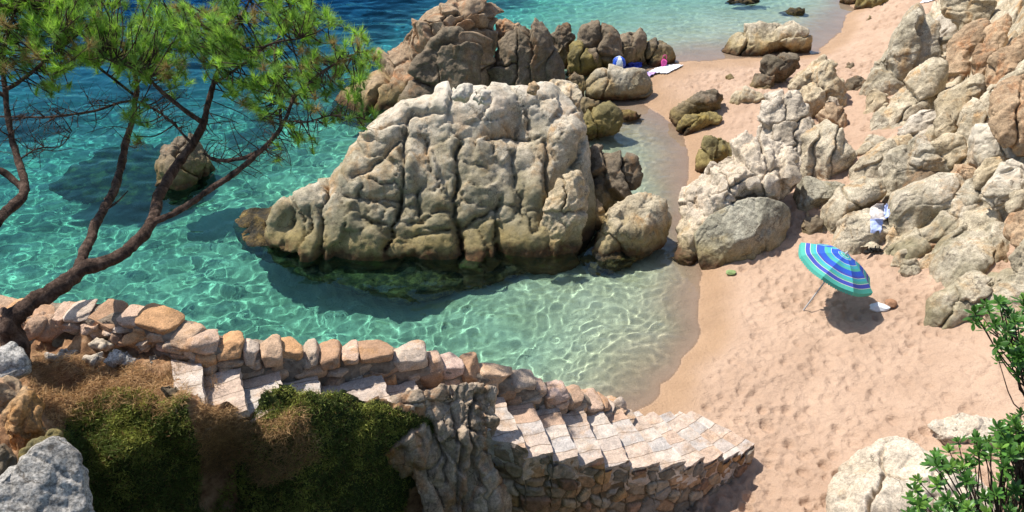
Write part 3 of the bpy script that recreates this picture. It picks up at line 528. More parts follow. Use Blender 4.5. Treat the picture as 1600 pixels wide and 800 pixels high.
OC = [
 ('grey', [(1356,142),(1370,100),(1382,75),(1400,50),(1425,38),(1442,39),(1453,50),(1459,72),(1457,105),(1440,114),(1418,124),(1400,144),(1372,162),(1358,155)], 'tall slab with a rounded top where the outcrop meets the far sand', dict(lean=58, tf=.5, blocks=[(1405,85,30,40,25),(1442,85,14,34,5),(1380,130,24,24,20)], cr=.4)),
 ('pale', [(1350,200),(1354,150),(1368,142),(1387,150),(1382,172),(1362,195)], 'bright sunlit foot of stone below the tall rounded slab', dict(lean=45)),
 ('grey', [(1375,178),(1398,150),(1410,135),(1430,122),(1452,112),(1464,118),(1461,142),(1454,175),(1430,182),(1405,198),(1385,195)], 'slanting slab crossed by one dark crack, above the white faceted stone', dict(cuts=7, lean=52, blocks=[(1405,165,32,16,-38),(1440,138,20,28,10),(1432,170,26,12,-25)], cr=.4)),
 ('white', [(1452,70),(1465,32),(1482,12),(1510,20),(1524,42),(1502,58),(1490,76),(1466,78)], 'brilliant white rock face catching the sun high on the slope', dict(cuts=8)),
 ('pale', [(1478,20),(1476,-14),(1520,-18),(1544,-10),(1547,15),(1530,44),(1514,42)], 'blocky yellowish rock at the top edge over the white face', dict(cuts=8, p=3.6, lean=60)),
 ('ochre', [(1461,143),(1465,110),(1475,85),(1490,62),(1510,45),(1535,38),(1540,60),(1527,80),(1521,107),(1500,124),(1480,142)], 'large diagonal slab with thin scratches, next to the dark cleft', dict(lean=55, cuts=4, tf=.45)),
 ('ochre', [(1535,62),(1545,42),(1572,23),(1580,40),(1573,60),(1561,75),(1548,72)], 'angular tan block perched above the orange pillar', dict(cuts=9, p=3.6)),
 ('ochre', [(1519,90),(1528,70),(1550,64),(1559,75),(1546,92),(1542,112),(1537,130),(1523,116)], 'orange stained pillar of rock', dict(lean=60)),
 ('pale', [(1466,158),(1480,143),(1510,128),(1530,117),(1544,122),(1541,146),(1521,167),(1501,187),(1485,187),(1472,174)], 'smooth barrel shaped boulder lying below the orange pillar', dict(amp=.5, cuts=1, p=2.2, tf=.5)),
 ('ochre', [(1539,122),(1552,92),(1578,72),(1612,48),(1618,85),(1592,108),(1572,120),(1554,142),(1543,140)], 'long orange streaked ridge at the picture edge above the twin humps', dict(lean=48)),
 ('grey', [(1554,140),(1575,119),(1600,92),(1622,90),(1614,115),(1592,130),(1572,144)], 'narrow grey rib under the long orange streaked ridge', dict(lean=45)),
 ('ochre', [(1562,162),(1570,135),(1592,120),(1618,118),(1622,192),(1592,206),(1566,190)], 'broad humped boulder with rusty cracks beside the twin humps', dict(blocks=[(1580,160,18,36,10),(1605,160,18,36,10)], cr=.5)),
 ('grey', [(1499,204),(1509,180),(1528,166),(1545,141),(1560,139),(1566,165),(1561,198),(1536,214),(1505,216)], 'twin rounded humps of grey rock', dict(amp=.5, blocks=[(1520,190,18,22,15),(1550,172,14,30,10)], cr=.7, cuts=1)),
 ('white', [(1408,202),(1424,182),(1440,174),(1458,175),(1463,195),(1461,214),(1440,216),(1420,215)], 'clean white faceted stone in the middle of the slope', dict(cuts=10, p=3.4)),
 ('pale', [(1463,192),(1475,178),(1490,189),(1494,202),(1479,214),(1468,208)], 'small yellowish stone next to the white faceted one', dict(cuts=7)),
 ('grey', [(1352,206),(1370,178),(1395,184),(1411,202),(1396,216),(1362,220)], 'low grey chunk below the slanting cracked slab', dict(cuts=6)),
 ('grey', [(1334,252),(1345,225),(1362,210),(1382,212),(1389,222),(1370,237),(1350,258)], 'rounded stone with a mauve patch, beside the cracked dome', {}),
 ('grey', [(1327,295),(1333,265),(1350,250),(1370,232),(1388,223),(1399,238),(1386,264),(1372,283),(1350,293),(1335,299)], 'long diagonal boulder with a rusty nose', dict(amp=.5, cuts=2)),
 ('pale', [(1386,226),(1400,210),(1418,211),(1426,221),(1416,237),(1400,243)], 'small tan stone above the long diagonal boulder', {}),
 ('grey', [(1369,290),(1382,260),(1395,243),(1415,237),(1445,250),(1470,258),(1477,266),(1451,278),(1421,293),(1400,306),(1378,304)], 'broad pale boulder under the overhanging hump', dict(amp=.5, cuts=2, tf=.4)),
 ('main', [(1412,240),(1429,220),(1445,215),(1463,226),(1480,245),(1480,260),(1450,258),(1425,252)], 'overhanging hump shaped like a turtle shell', dict(tf=.4, cuts=2)),
 ('pale', [(1459,228),(1480,213),(1500,217),(1509,235),(1502,252),(1486,264),(1475,250)], 'rounded rock with an orange seam behind the turtle shaped hump', {}),
 ('main', [(1518,240),(1530,212),(1555,199),(1580,206),(1603,216),(1592,242),(1575,254),(1550,256),(1524,260)], 'rough grey crown of rock near the picture edge', dict(blocks=[(1548,232,26,26,-20),(1582,228,20,20,0)], cr=.4)),
 ('pale', [(1522,266),(1540,252),(1570,249),(1579,257),(1561,271),(1536,284),(1525,284)], 'sharp edged slab leaning under the rough grey crown', dict(cuts=9, p=3.5)),
 ('ochre', [(1476,280),(1490,253),(1510,259),(1526,268),(1522,285),(1500,291),(1482,289)], 'broken orange stone cluster beside the sharp edged slab', dict(cuts=7)),
 ('dark', [(1399,304),(1415,285),(1440,265),(1470,262),(1476,271),(1456,285),(1426,301),(1406,309)], 'narrow dark diagonal rib of rock', dict(lean=42)),
 ('grey', [(1280,360),(1290,325),(1320,300),(1345,286),(1370,289),(1377,306),(1361,317),(1336,328),(1316,348),(1304,370),(1290,370)], 'wide rounded boulder behind the parasol top', dict(amp=.5, blocks=[(1310,325,26,30,40),(1345,302,28,16,-15)], cr=.45, tf=.45)),
 ('grey', [(1305,380),(1315,350),(1335,333),(1355,326),(1376,329),(1387,345),(1381,368),(1356,385),(1330,396),(1312,392)], 'boulder with clothes hung over it, beside the parasol', dict(amp=.5, cuts=5, tf=.4)),
 ('main', [(1394,342),(1400,310),(1430,295),(1460,284),(1490,285),(1499,300),(1496,322),(1471,343),(1441,364),(1420,376),(1400,372)], 'largest smooth boulder of the slope, bulging beside the hung clothes', dict(tf=.6, cuts=4, amp=.45)),
 ('pale', [(1384,320),(1400,298),(1430,284),(1455,274),(1473,278),(1466,290),(1431,302),(1400,316),(1390,330)], 'pale lip of rock along the top of the largest smooth boulder', dict(lean=42)),
 ('pale', [(1378,395),(1386,362),(1397,345),(1404,372),(1412,378),(1400,395),(1388,402)], 'sandy coloured foot of rock behind the black sandals', {}),
 ('grey', [(1494,305),(1510,285),(1530,284),(1546,300),(1546,318),(1521,325),(1501,326)], 'blocky stone with an orange stripe', dict(cuts=5)),
 ('main', [(1539,305),(1545,282),(1565,262),(1580,256),(1596,265),(1608,285),(1592,303),(1566,319),(1548,321)], 'steep smooth shoulder of rock under the sharp edged slab', dict(cuts=3)),
 ('grey', [(1567,322),(1580,302),(1600,296),(1615,305),(1608,326),(1580,330)], 'small rounded boulder at the picture edge beside a rusty hollow', {}),
 ('main', [(1388,408),(1398,382),(1420,368),(1455,356),(1475,338),(1500,325),(1530,320),(1560,324),(1563,342),(1541,353),(1511,354),(1490,372),(1460,384),(1430,389),(1410,405),(1394,415)], 'long worn ridge running down to the sand above the row of lobes', dict(lean=42, tf=.42, blocks=[(1420,388,26,14,-35),(1470,358,28,14,-32),(1520,334,30,12,-10),(1545,342,22,8,0)], cr=.5)),
 ('main', [(1465,400),(1478,380),(1505,361),(1530,351),(1560,353),(1579,365),(1583,400),(1579,427),(1550,431),(1520,435),(1488,440),(1471,428)], 'big smooth grey dome at the bottom of the slope', dict(tf=.6, lean=52, cuts=3, amp=.45, blocks=[(1515,400,42,38,-10),(1564,390,18,36,0)], cr=.35)),
 ('grey', [(1388,422),(1398,400),(1415,391),(1430,394),(1432,406),(1413,418)], 'first small lobe beside the sandals', dict(cuts=1)),
 ('grey', [(1401,428),(1411,410),(1430,405),(1437,420),(1431,436),(1412,442)], 'round lobe of grey rock at the sand, like a paw', dict(cuts=0)),
 ('grey', [(1433,418),(1445,401),(1460,396),(1468,410),(1466,433),(1445,438)], 'second round lobe at the sand, touching the big smooth dome', dict(cuts=0)),
 ('ochre', [(1430,404),(1440,385),(1462,379),(1483,380),(1471,393),(1450,401)], 'rusty wrinkled stone squeezed above the round lobes', dict(cuts=4)),
 ('ochre', [(1573,350),(1590,330),(1618,324),(1624,372),(1600,382),(1582,378)], 'rounded rock with a yellow stain at the picture edge', {}),
 ('grey', [(1582,404),(1585,382),(1602,372),(1624,370),(1624,422),(1592,426)], 'cream and orange boulder touching the big smooth dome', {}),
 ('main', [(1456,502),(1460,475),(1480,455),(1500,439),(1520,437),(1534,455),(1537,472),(1526,488),(1496,505),(1470,510)], 'smooth split boulder on the sand behind the broad leaved shrub', dict(amp=.5, blocks=[(1480,470,18,28,40),(1510,455,20,16,0),(1505,485,30,14,-25)], cr=.5, cuts=1)),
 ('main', [(1518,446),(1550,423),(1580,420),(1615,422),(1615,437),(1581,449),(1546,466),(1530,460)], 'striped flattish boulder under the big smooth dome', dict(amp=.5, blocks=[(1540,440,24,12,-25),(1580,432,26,10,-5),(1555,455,24,8,-25)], cr=.5, lean=42)),
 ('main', [(1534,485),(1550,455),(1575,439),(1615,431),(1625,500),(1570,514),(1540,502)], 'plump pale boulder half hidden by the shrub leaves', dict(cuts=1)),
]
for mt, pl, lb, kw in OC:
    fx, fy = max(pl, key=lambda q: q[1])
    if 'cuts' in kw: kw['cuts'] += 2
    kk = dict(cuts=8, lean=47, stretch=(.96, 2.8), grow=1.20, amp=.8); kk.update(kw)
    rock('boulder', mt, pl, lb, anchor=(fx, fy, float(OZ(fx, fy))-.04), recv=False, **kk)
rock('boulder', 'white', [(1303,765),(1315,725),(1350,700),(1385,683),(1420,684),(1460,690),(1500,700),(1540,730),(1560,800),(1520,900),(1420,920),(1340,870),(1310,800)], 'large cream white boulder with a dark crack, under the green shrub', anchor=(1420,900,.85), lean=40, tf=.6, tb=.8, p=3.2, cuts=6, amp=.9, blocks=[(1345,750,44,60,15),(1430,720,60,34,-10),(1420,800,60,60,10),(1500,780,50,60,0)], cr=.28, recv=False, vox=2.2)
rock('flat_rock', 'white', [(1447,668),(1460,653),(1500,650),(1550,654),(1595,665),(1600,695),(1545,702),(1490,692),(1460,683)], 'flat cream slab lying behind the large white boulder', z=1.25, lean=30, cuts=6, recv=False)

# ------------------------------------------------------------ headland in front
m = NT('headland_earth')
at = m.n('Attribute', attribute_name='zone'); sep = m.n('SeparateColor'); m.l(at.outputs['Color'], sep.inputs[0])
c1 = m.ramp(m.noise(6, 6, .7), [(.35, (.16, .08, .04)), (.5, (.36, .20, .10)), (.68, (.52, .33, .19))])
c2 = m.ramp(m.noise(9, 6, .75), [(.35, (.02, .03, .008)), (.6, (.06, .08, .02)), (.75, (.12, .12, .04))])
M['earth'] = m.done(m.mix(sep.outputs[0], c1, c2), m.bump(m.noise(18, 6, .75), .9, .05), .95)
HP = [(-300,480,4.2),(-100,500,4.2),(0,525,4.2),(100,530,4.15),(200,542,4.1),(270,560,4.0),(60,590,4.2),(150,600,4.12),(230,605,4.05),(270,628,4.12),(110,660,3.95),(200,660,3.85),(270,680,3.7),(100,720,3.8),(200,720,3.65),(130,800,3.1),(220,800,2.95),(285,780,2.8),
 (300,634,4.17),(345,636,4.08),(385,636,3.93),(300,668,3.95),(345,668,3.80),(385,668,3.64),(310,730,3.0),(345,710,2.9),(370,800,2.3),(330,800,2.4),(402,622,3.84),(440,612,3.86),(490,614,3.74),(540,619,3.62),(590,626,3.46),(640,638,3.30),(440,680,3.6),(440,800,2.6),(540,700,3.15),(540,800,2.2),(640,720,2.5),(640,800,1.7),(700,645,3.0),(720,720,2.2),(780,710,1.4),(790,800,.8),
 (-20,600,4.6),(-20,700,4.9),(40,760,4.75),(10,650,4.6),(60,720,4.5),(-200,700,5.2),(-200,850,5.3),(60,830,4.6),(120,900,3.8),(300,900,2.4),(500,900,2.0),(800,900,.5),(300,560,3.9)]
HZ = rbf(HP)
gx, gy = np.meshgrid(np.arange(-300, 800, 2.5), np.arange(478, 920, 2.5))
hpoly = [(-300,470),(0,520),(150,535),(270,556),(298,575),(316,632),(322,632),(350,633),(386,632),(402,622),(420,614),(440,610),(490,611),(540,615),(590,622),(640,632),(700,640),(790,700),(800,925),(-300,925)]
ins = ptin(hpoly, gx, gy)
green = np.maximum(ptin([(80,690),(110,650),(140,622),(180,612),(240,618),(290,632),(312,700),(312,930),(60,930),(100,760)], gx, gy)*1., ptin([(385,650),(400,612),(440,602),(520,606),(600,630),(680,660),(700,720),(640,760),(600,930),(390,930),(370,760),(380,700)], gx, gy)*1.)
H0 = W(gx, gy, HZ(gx, gy)).reshape(-1, 3)
H0[:, 2] += .15*fbm(H0*2.6, 4, 8)+.02*fbm(H0*11, 2, 9)
head = mk('headland', H0, gridfaces(*gx.shape, ins)[:, ::-1], M['earth'], attrs={'zone': green.ravel()[:, None]}); tag(head, kind='structure')
# the slope the photographer stands on, below the frame
gx2, gy2 = np.meshgrid(np.arange(-900, 2600, 20), np.arange(905, 1500, 12.))
z2 = HZ(np.clip(gx2, -200, 790), gy2*0+900); z2 = z2+(gy2-905)/600*2.5+sm(800, 1500, gx2)*3.6
H2 = W(gx2, gy2, np.minimum(z2, 6.5)).reshape(-1, 3); H2[:, 2] += .08*fbm(H2*2.5, 4, 8)
q = mk('hillside', H2, gridfaces(*gx2.shape)[:, ::-1], M['earth'], attrs={'zone': np.ones((H2.shape[0], 1))}); tag(q, kind='structure')

# masonry materials
def stonemat(name, cols, speck=.4):
    m = NT(name); rnd = m.n('ObjectInfo').outputs['Random']; n = len(cols)
    x = m.n('ValToRGB'); x.color_ramp.interpolation = 'CONSTANT'; e = x.color_ramp.elements
    while len(e) < n: e.new(.5)
    for i, c in enumerate(cols): e[i].position = i/n; e[i].color = (*c, 1)
    m.l(rnd, x.inputs[0])
    col = m.mix(.8, x.outputs[0], m.ramp(m.noise(6, 6, .7), [(.3, .55), (.7, 1.25)]), 'MULTIPLY')
    col = m.mix(m.ramp(m.noise(3.4, 5, .7, dist=.5), [(.52, 0), (.68, .75)]), col, (.45, .24, .10))
    col = m.mix(.8, col, m.ramp(m.noise(60, 3, .8), [(.36, 1-speck), (.62, 1.18)]), 'MULTIPLY')
    nb = m.bump(m.noise(16, 6, .7), .6, .05); nb = m.bump(m.noise(60, 4, .7), .5, .015, nb)
    return m.done(col, nb, .9)
M['stone'] = stonemat('wall_stone', [(.56, .38, .25), (.62, .43, .31), (.50, .33, .22), (.58, .46, .36), (.60, .34, .17), (.50, .38, .28), (.64, .46, .37), (.46, .28, .17)])
m = NT('mortar'); M['mortar'] = m.done(m.ramp(m.noise(8, 6, .7), [(.35, (.14, .10, .07)), (.65, (.34, .27, .20))]), m.bump(m.noise(25, 5, .7), .8, .03), .95)
m = NT('tread_stone')
at = m.n('Attribute', attribute_name='course'); bw = m.n('TexBrick', offset=.37, offset_frequency=2, squash=1.0)
for k_, v_ in (('Scale', 1.0), ('Mortar Size', .007), ('Mortar Smooth', .3), ('Bias', 0.0), ('Brick Width', .24), ('Row Height', 1.0)): bw.inputs[k_].default_value = v_
bw.inputs['Color1'].default_value = (0, 0, 0, 1); bw.inputs['Color2'].default_value = (1, 1, 1, 1); bw.inputs['Mortar'].default_value = (.5, .5, .5, 1)
m.l(at.outputs['Vector'], bw.inputs['Vector'])
col = m.ramp(bw.outputs['Color'], [(0, (.62, .47, .36)), (.25, (.52, .47, .43)), (.5, (.66, .56, .47)), (.75, (.58, .38, .26)), (1, (.68, .59, .50))])
col = m.mix(m.ramp(m.noise(2.6, 5, .7), [(.5, 0), (.65, .6)]), col, (.46, .29, .17))
col = m.mix(bw.outputs['Fac'], col, (.27, .20, .145))
col = m.mix(.85, col, m.ramp(m.noise(7, 7, .75), [(.3, .55), (.7, 1.25)]), 'MULTIPLY'); col = m.mix(.7, col, m.ramp(m.noise(60, 3, .8), [(.36, .6), (.62, 1.15)]), 'MULTIPLY')
nb = m.bump(bw.outputs['Fac'], -.7, .02); nb = m.bump(m.noise(16, 7, .75), .8, .04, nb)
M['tread'] = m.done(col, nb, .85)

def unit(a): return a/(np.linalg.norm(a, axis=-1, keepdims=True)+1e-9)
# ------------------------------------------------------------ staircase
farp = [(274,562),(313,567),(375,575),(436,581),(494,586),(598,586),(648,594),(695,603),(741,611),(786,620),(832,628),(873,636),(910,638),(943,641),(972,640),(998,642),(1022,643),(1046,642),(1062,641),(1082,643)]
near = [(280,640),(322,640),(386,640),(446,630),(506,626),(612,628),(660,634),(706,642),(768,672),(823,699),(864,706),(905,712),(945,716),(985,719),(1030,721),(1070,720),(1101,714),(1130,708),(1157,702),(1181,693)]
NSTEP = 19; stz = [.72+(NSTEP-1-i)*.188 for i in range(NSTEP)]
stair = empty('stone_staircase', (0, 8.5, 0), 'mortared stone staircase descending from the pine to the beach', 'staircase')
def hexa(c, res, amp, seed, name, mat, parent):
    """closed noisy block from 8 corners: 4 top (a b c d) and 4 bottom"""
    c = np.array(c); V = []; Fs = []; off = 0; t = np.linspace(0, 1, res)
    S, T = np.meshgrid(t, t, indexing='ij'); S = S.ravel()[:, None]; T = T.ravel()[:, None]
    for a, b, d, e in ((0, 1, 2, 3), (4, 7, 6, 5), (0, 4, 5, 1), (1, 5, 6, 2), (2, 6, 7, 3), (3, 7, 4, 0)):
        P = c[a]*(1-S)*(1-T)+c[b]*S*(1-T)+c[d]*S*T+c[e]*(1-S)*T
        V.append(P); Fs.append(gridfaces(res, res)+off); off += res*res
    V = np.concatenate(V); Fs = np.concatenate(Fs)
    V = V+amp*np.stack([fbm(V*6, 3, seed), fbm(V*6, 3, seed+9), .6*fbm(V*6, 3, seed+18)], 1)
    ud = unit(c[1]-c[0]); uu_ = (V-c[0])@ud+.03*fbm(V*3, 2, 5)+seed*.37+20
    o = mk(name, V, Fs, mat, attrs={'course': np.stack([uu_, np.full(len(V), seed/31+.5), 0*uu_], 1)}); import bmesh
    bm = bmesh.new(); bm.from_mesh(o.data); bmesh.ops.remove_doubles(bm, verts=bm.verts, dist=1e-4); bmesh.ops.recalc_face_normals(bm, faces=bm.faces); bm.to_mesh(o.data); bm.free()
    o.data.polygons.foreach_set('use_smooth', [False]*len(o.data.polygons))
    return child(o, parent)
nearW, farW = [], []
for i in range(NSTEP):
    z_ = stz[i]
    # the previous nosing seen at this step's height lies behind the riser
    fa, fb = W(*farp[i], stz[max(i-1, 0)]), W(*farp[i+1], z_); na, nb_ = W(*near[i], stz[max(i-1, 0)]), W(*near[i+1], z_)
    fa[2] = na[2] = z_; fa2 = fa-(fb-fa)*.12; na2 = na-(nb_-na)*.12
    top = [fa2, na2, nb_, fb]; bot = [q-np.array((0, 0, .10 if i < 5 else .24 if i < 8 else (.40 if i < NSTEP-2 else .6))) for q in top]
    hexa(top+bot, 30, .022, i*31, 'step', M['tread'], stair)
    nearW.append((na, nb_)); farW.append((fa, fb))
# masonry side of the staircase
pts = []; tops = []
for i in range(8, NSTEP):
    a, b = nearW[i]; n = max(2, int(np.linalg.norm((b-a)[:2])/.018))
    for k in range(n):
        q = a+(b-a)*k/n; pts.append(q[:2]); tops.append(stz[i]-.045)
pts.append(nearW[-1][1][:2]); tops.append(stz[-1]-.045)
last = nearW[-1][1][:2]; lf = farW[-1][1][:2]
for k in range(1, 60): pts.append(last+(lf-last)*k/60); tops.append(stz[-1]-.045)
pts = np.array(pts); tops = np.array(tops)
kern = np.ones(15)/15; sp = np.stack([np.convolve(np.pad(pts[:, c], 7, 'edge'), kern, 'valid') for c in range(2)], 1)
seg = np.r_[0, np.cumsum(np.linalg.norm(np.diff(sp, axis=0), axis=1))]; tg = np.gradient(sp, axis=0); tg /= np.linalg.norm(tg, axis=1)[:, None]+1e-9
outw = np.stack([tg[:, 1], -tg[:, 0]], 1)
NV = 150; Vs = []; col = []
base = np.minimum(tfun(sp[:, 0], sp[:, 1])-.25, tops-.3)
tt = np.linspace(0, 1, NV)
zc = tops[:, None]*(1-tt)+base[:, None]*tt
u = np.repeat(seg[:, None], NV, 1)
q = np.stack([u.ravel()*3.6+.25*fbm(np.stack([u.ravel()*2, zc.ravel()*2, 0*u.ravel()], 1), 2, 4), zc.ravel()*4.6+u.ravel()*1.3, 0*u.ravel()], 1)
a1, a2, ci = worley(q, 55, True); edge = a2-a1
rel = .045*sm(.02, .22, edge)+.05*(ci-.5)*sm(0, .15, edge)+.014*fbm(np.stack([u.ravel()*9, zc.ravel()*9, 0*u.ravel()], 1), 3, 6)
cols = np.array([(.38, .24, .14), (.30, .23, .16), (.24, .205, .16), (.42, .30, .19), (.27, .23, .19), (.42, .25, .12), (.34, .28, .21), (.28, .17, .11)])
cc = cols[(ci*7.99).astype(int)]*(.8+.4*h3((ci*9999).astype(int), (ci*777).astype(int), (ci*31).astype(int), 3))[:, None]
cc = np.where((edge < .09)[:, None], np.array((.17, .12, .075)), cc)
XY = sp[:, None]+outw[:, None]*(rel.reshape(len(sp), NV, 1)-.015)
V = np.concatenate([XY, zc[..., None]], -1).reshape(-1, 3)
m = NT('side_masonry'); at = m.n('Attribute', attribute_name='stone')
M['side'] = m.done(m.mix(.85, at.outputs['Color'], m.ramp(m.noise(11, 6, .7), [(.3, .5), (.7, 1.4)]), 'MULTIPLY'), m.bump(m.noise(22, 6, .7), .8, .04), .92)
child(mk('side_wall', V, gridfaces(len(sp), NV), M['side'], attrs={'stone': cc}), stair)

# ------------------------------------------------------------ parapet of rough stones
par = empty('parapet_wall', (-4, 8.8, 0), 'low rough stone parapet running along the sea side of the staircase', 'parapet wall')
stones = []
for s in range(9):
    rs = np.random.RandomState(s+5); S, Fc = ICO3; U = S.copy(); k = (abs(U)**6).sum(1)**(1/6); U = U/k[:, None]
    for _ in range(9):
        n = rs.normal(size=3); n /= np.linalg.norm(n); off = rs.uniform(.80, 1.12); dd = U@n-off; U = U-np.where(dd > 0, dd*.95, 0)[:, None]*n
    nrm_ = U/np.linalg.norm(U, axis=1)[:, None]
    U = U+nrm_*(.06*fbm(U*1.7+s, 3, s)+.03*fbm(U*6+s, 3, s+40))[:, None]
    me = bpy.data.meshes.new('stone'); me.from_pydata((U*.5).tolist(), [], Fc.tolist()); me.materials.append(M['stone']); me.polygons.foreach_set('use_smooth', [True]*len(me.polygons)); stones.append(me)
rs = np.random.RandomState(4)
path = [(W(-120, 508, 4.2)), W(-20, 512, 4.2), W(60, 519, 4.2), W(150, 522, 4.2), W(235, 543, 4.2)]+[a.copy() for a, b in farW[1:14]]+[farW[14][0]]
path = np.array(path); ph = np.array([.20, .20, .20, .22, .30]+[.42, .46, .46, .45, .46, .50, .50, .50, .48, .44, .40, .34, .26]+[.20])
L = np.r_[0, np.cumsum(np.linalg.norm(np.diff(path[:, :2], axis=0), axis=1))]
def at(s): return np.array([np.interp(s, L, path[:, c]) for c in range(3)]), np.interp(s, L, ph)
cnt = 0
for course in range(3):
    s = .1*course
    while s < L[-1]:
        ln = rs.choice([rs.uniform(.16, .26), rs.uniform(.24, .44)])*(1 if course < 2 else 1.05)
        P, hh = at(s+ln/2); P2, _ = at(min(L[-1], s+ln/2+.1)); P1, _ = at(max(0, s+ln/2-.1)); d = P2-P1; d[2] = 0; d /= np.linalg.norm(d)+1e-9; nn_ = np.array((-d[1], d[0], 0))
        hc = hh/3; dep = rs.uniform(.34, .44)
        zc_ = P[2]+hc*(course+.5)-.03
        o = bpy.data.objects.new('stone', stones[rs.randint(9)]); sc.collection.objects.link(o); o.parent = par
        c = P+nn_*(.20+rs.uniform(-.02, .03)); c[2] = zc_+(rs.uniform(-.02, .05) if course == 2 else 0)
        o.location = Vector(c)-par.location; o.scale = (ln*1.12, dep*rs.uniform(.95, 1.1), hc*rs.uniform(.95, 1.75))
        o.rotation_euler = (rs.uniform(-.2, .2), rs.uniform(-.22, .22)+math.atan2(0, 1), math.atan2(d[1], d[0])+rs.uniform(-.12, .12)+(math.pi if rs.rand() < .5 else 0))
        s += ln*.98; cnt += 1
# mortar core reaching down to the sea
n = 240; ss = np.linspace(0, L[-1], n); A = []
for s in ss:
    P, hh = at(s); P2, _ = at(min(L[-1], s+.1)); P1, _ = at(max(0, s-.1)); d = P2-P1; d[2] = 0; d /= np.linalg.norm(d); nn_ = np.array((-d[1], d[0], 0))
    A.append([P+nn_*.05+np.array((0, 0, -1.2)), P+nn_*.05+np.array((0, 0, hh*.80)), P+nn_*.20+np.array((0, 0, hh*.86)), P+nn_*.36+np.array((0, 0, hh*.80)), P+nn_*.55+np.array((0, 0, -P[2]*.5)), np.array((*(P+nn_*.8)[:2], -2.6))])
A = np.array(A); A[:, :, 2] += 0; V = A.reshape(-1, 3); V = V+.03*np.stack([fbm(V*5, 3, 1), fbm(V*5, 3, 2), fbm(V*5, 3, 3)], 1)*np.array((1, 1, .6))
child(mk('mortar_core', V, gridfaces(n, 6), M['mortar']), par)
# boulders and stones around the landing
cop = dict(parent=par, recv=False, lean=62, sb=.3, drop=.1, vox=1.6)
rock('coping_stone', M['stone'], [(35,530),(38,500),(65,488),(95,487),(113,498),(115,520),(80,532),(50,535)], anchor=(75,530,4.2), **cop)
rock('coping_stone', M['stone'], [(117,527),(120,508),(140,499),(158,496),(172,510),(175,527),(150,534)], anchor=(150,530,4.2), **cop)
rock('coping_stone', M['stone'], [(172,530),(175,510),(195,511),(203,525),(200,540),(180,541)], anchor=(190,538,4.15), **cop)
rock('coping_stone', M['stone'], [(199,532),(208,510),(235,497),(259,507),(261,525),(248,546),(215,553)], anchor=(230,548,4.15), **cop)
rock('coping_stone', M['stone'], [(943,642),(945,628),(960,620),(971,622),(972,636),(960,647)], anchor=(960,645,1.5), **cop)
lo = dict(recv=False, lean=30, sb=.3, drop=.05, vox=2.0)
for mt, pl, lb in [
 ('slab', [(64,562),(70,546),(95,541),(123,545),(112,561),(88,575)], 'flat grey speckled stone beside the pine trunk foot'),
 ('white', [(133,538),(150,528),(180,531),(190,541),(160,547)], 'bleached flat stone below the grey parapet stone'),
 ('white', [(126,560),(160,549),(164,559),(145,568)], 'small white sliver of stone on the dry needles'),
 ('slab', [(163,566),(175,545),(200,545),(225,560),(217,576),(185,572)], 'pinkish stone with a shaded front at the head of the steps'),
 ('white', [(222,566),(235,553),(249,551),(250,577),(235,583)], 'upright white stone next to the top step'),
 ('dark', [(246,606),(262,590),(285,596),(292,626),(275,634),(256,622)], 'dark stone half buried beside the top step')]:
    fx, fy = max(pl, key=lambda q: q[1]); rock('stone', mt, pl, lb, 'stone', anchor=(fx, fy, float(HZ(fx, fy))+.02), **lo)
for mt, pl, an, lb, kw in [
 ('slab', [(-90,900),(-40,790),(20,728),(70,690),(92,680),(104,692),(122,715),(134,765),(152,815),(170,900),(60,960)], (60,930,4.95), 'large black and white speckled granite slab in the near corner', dict(lean=42, tf=.22, tb=.4, amp=.4, cuts=3, vox=2.6)),
 ('rust', [(2,645),(18,624),(48,611),(68,618),(75,648),(84,672),(89,682),(60,706),(30,712),(8,690)], (45,706,4.85), 'orange and white stone on top of the speckled slab', dict(lean=48)),
 ('ochre', [(-40,600),(-10,583),(30,598),(42,615),(22,642),(-30,660)], (5,648,4.75), 'pinkish brown stone under the grey square one', dict(lean=48)),
 ('slab', [(-40,560),(-20,545),(20,540),(31,550),(36,580),(26,604),(0,592),(-30,592)], (10,600,4.6), 'grey square stone touching the pine trunk', dict(lean=52)),
 ('dark', [(-30,705),(8,690),(23,712),(22,742),(-10,765),(-30,750)], (0,762,4.95), 'dark rounded stone cut off by the picture edge', dict(lean=48)),
 ('moss', [(24,722),(40,700),(80,676),(92,682),(60,708),(36,738),(18,752)], (40,742,4.9), 'mossy wedge of rock between the orange stone and the speckled slab', dict(lean=45))]:
    rock('stone' if mt != 'slab' else 'slab', mt, pl, lb, 'stone', anchor=an, recv=False, drop=.05, sb=.3, **kw)
MOB = [(640,612,26,14,-10),(690,605,28,12,0),(735,608,30,14,5),(765,630,20,18,0),(770,670,14,36,0),(745,655,20,24,10),(715,650,20,20,-20),(680,640,22,16,-20),(650,645,20,16,-30),(730,700,20,36,5),(700,690,14,30,-15),(765,735,18,40,0),(700,750,22,40,-10),(740,780,18,30,0),(670,700,18,30,-25),(780,780,14,30,0)]
outc = rock('crag', 'crag', [(588,646),(606,622),(630,610),(670,606),(700,602),(745,604),(776,614),(785,644),(784,700),(794,760),(804,850),(700,880),(640,830),(625,720),(600,665)], 'steep rusty crag with a bleached crest, beside the middle of the staircase', anchor=(700,606,3.36), lean=76, tf=.32, tb=.2, blocks=MOB, cr=.34, amp=1.5, sb=.1, drop=.1, recv=False, stretch=(.2, 2.6), vox=2.0,
 majors=[(.12,(668,660),(690,700),(700,760)),(.12,(742,620),(738,700),(750,760)),(.1,(712,640),(720,720),(716,800))], group=None)
rock('dead_trunk', 'crag', [(636,690),(650,690),(690,790),(720,860),(690,860),(650,760)], 'bare slanting stem of dead wood on the shaded bank', cat='dead wood', anchor=(690,800,1.95), lean=60, tf=.05, tb=.06, cuts=0, recv=False, amp=.4, sb=0)

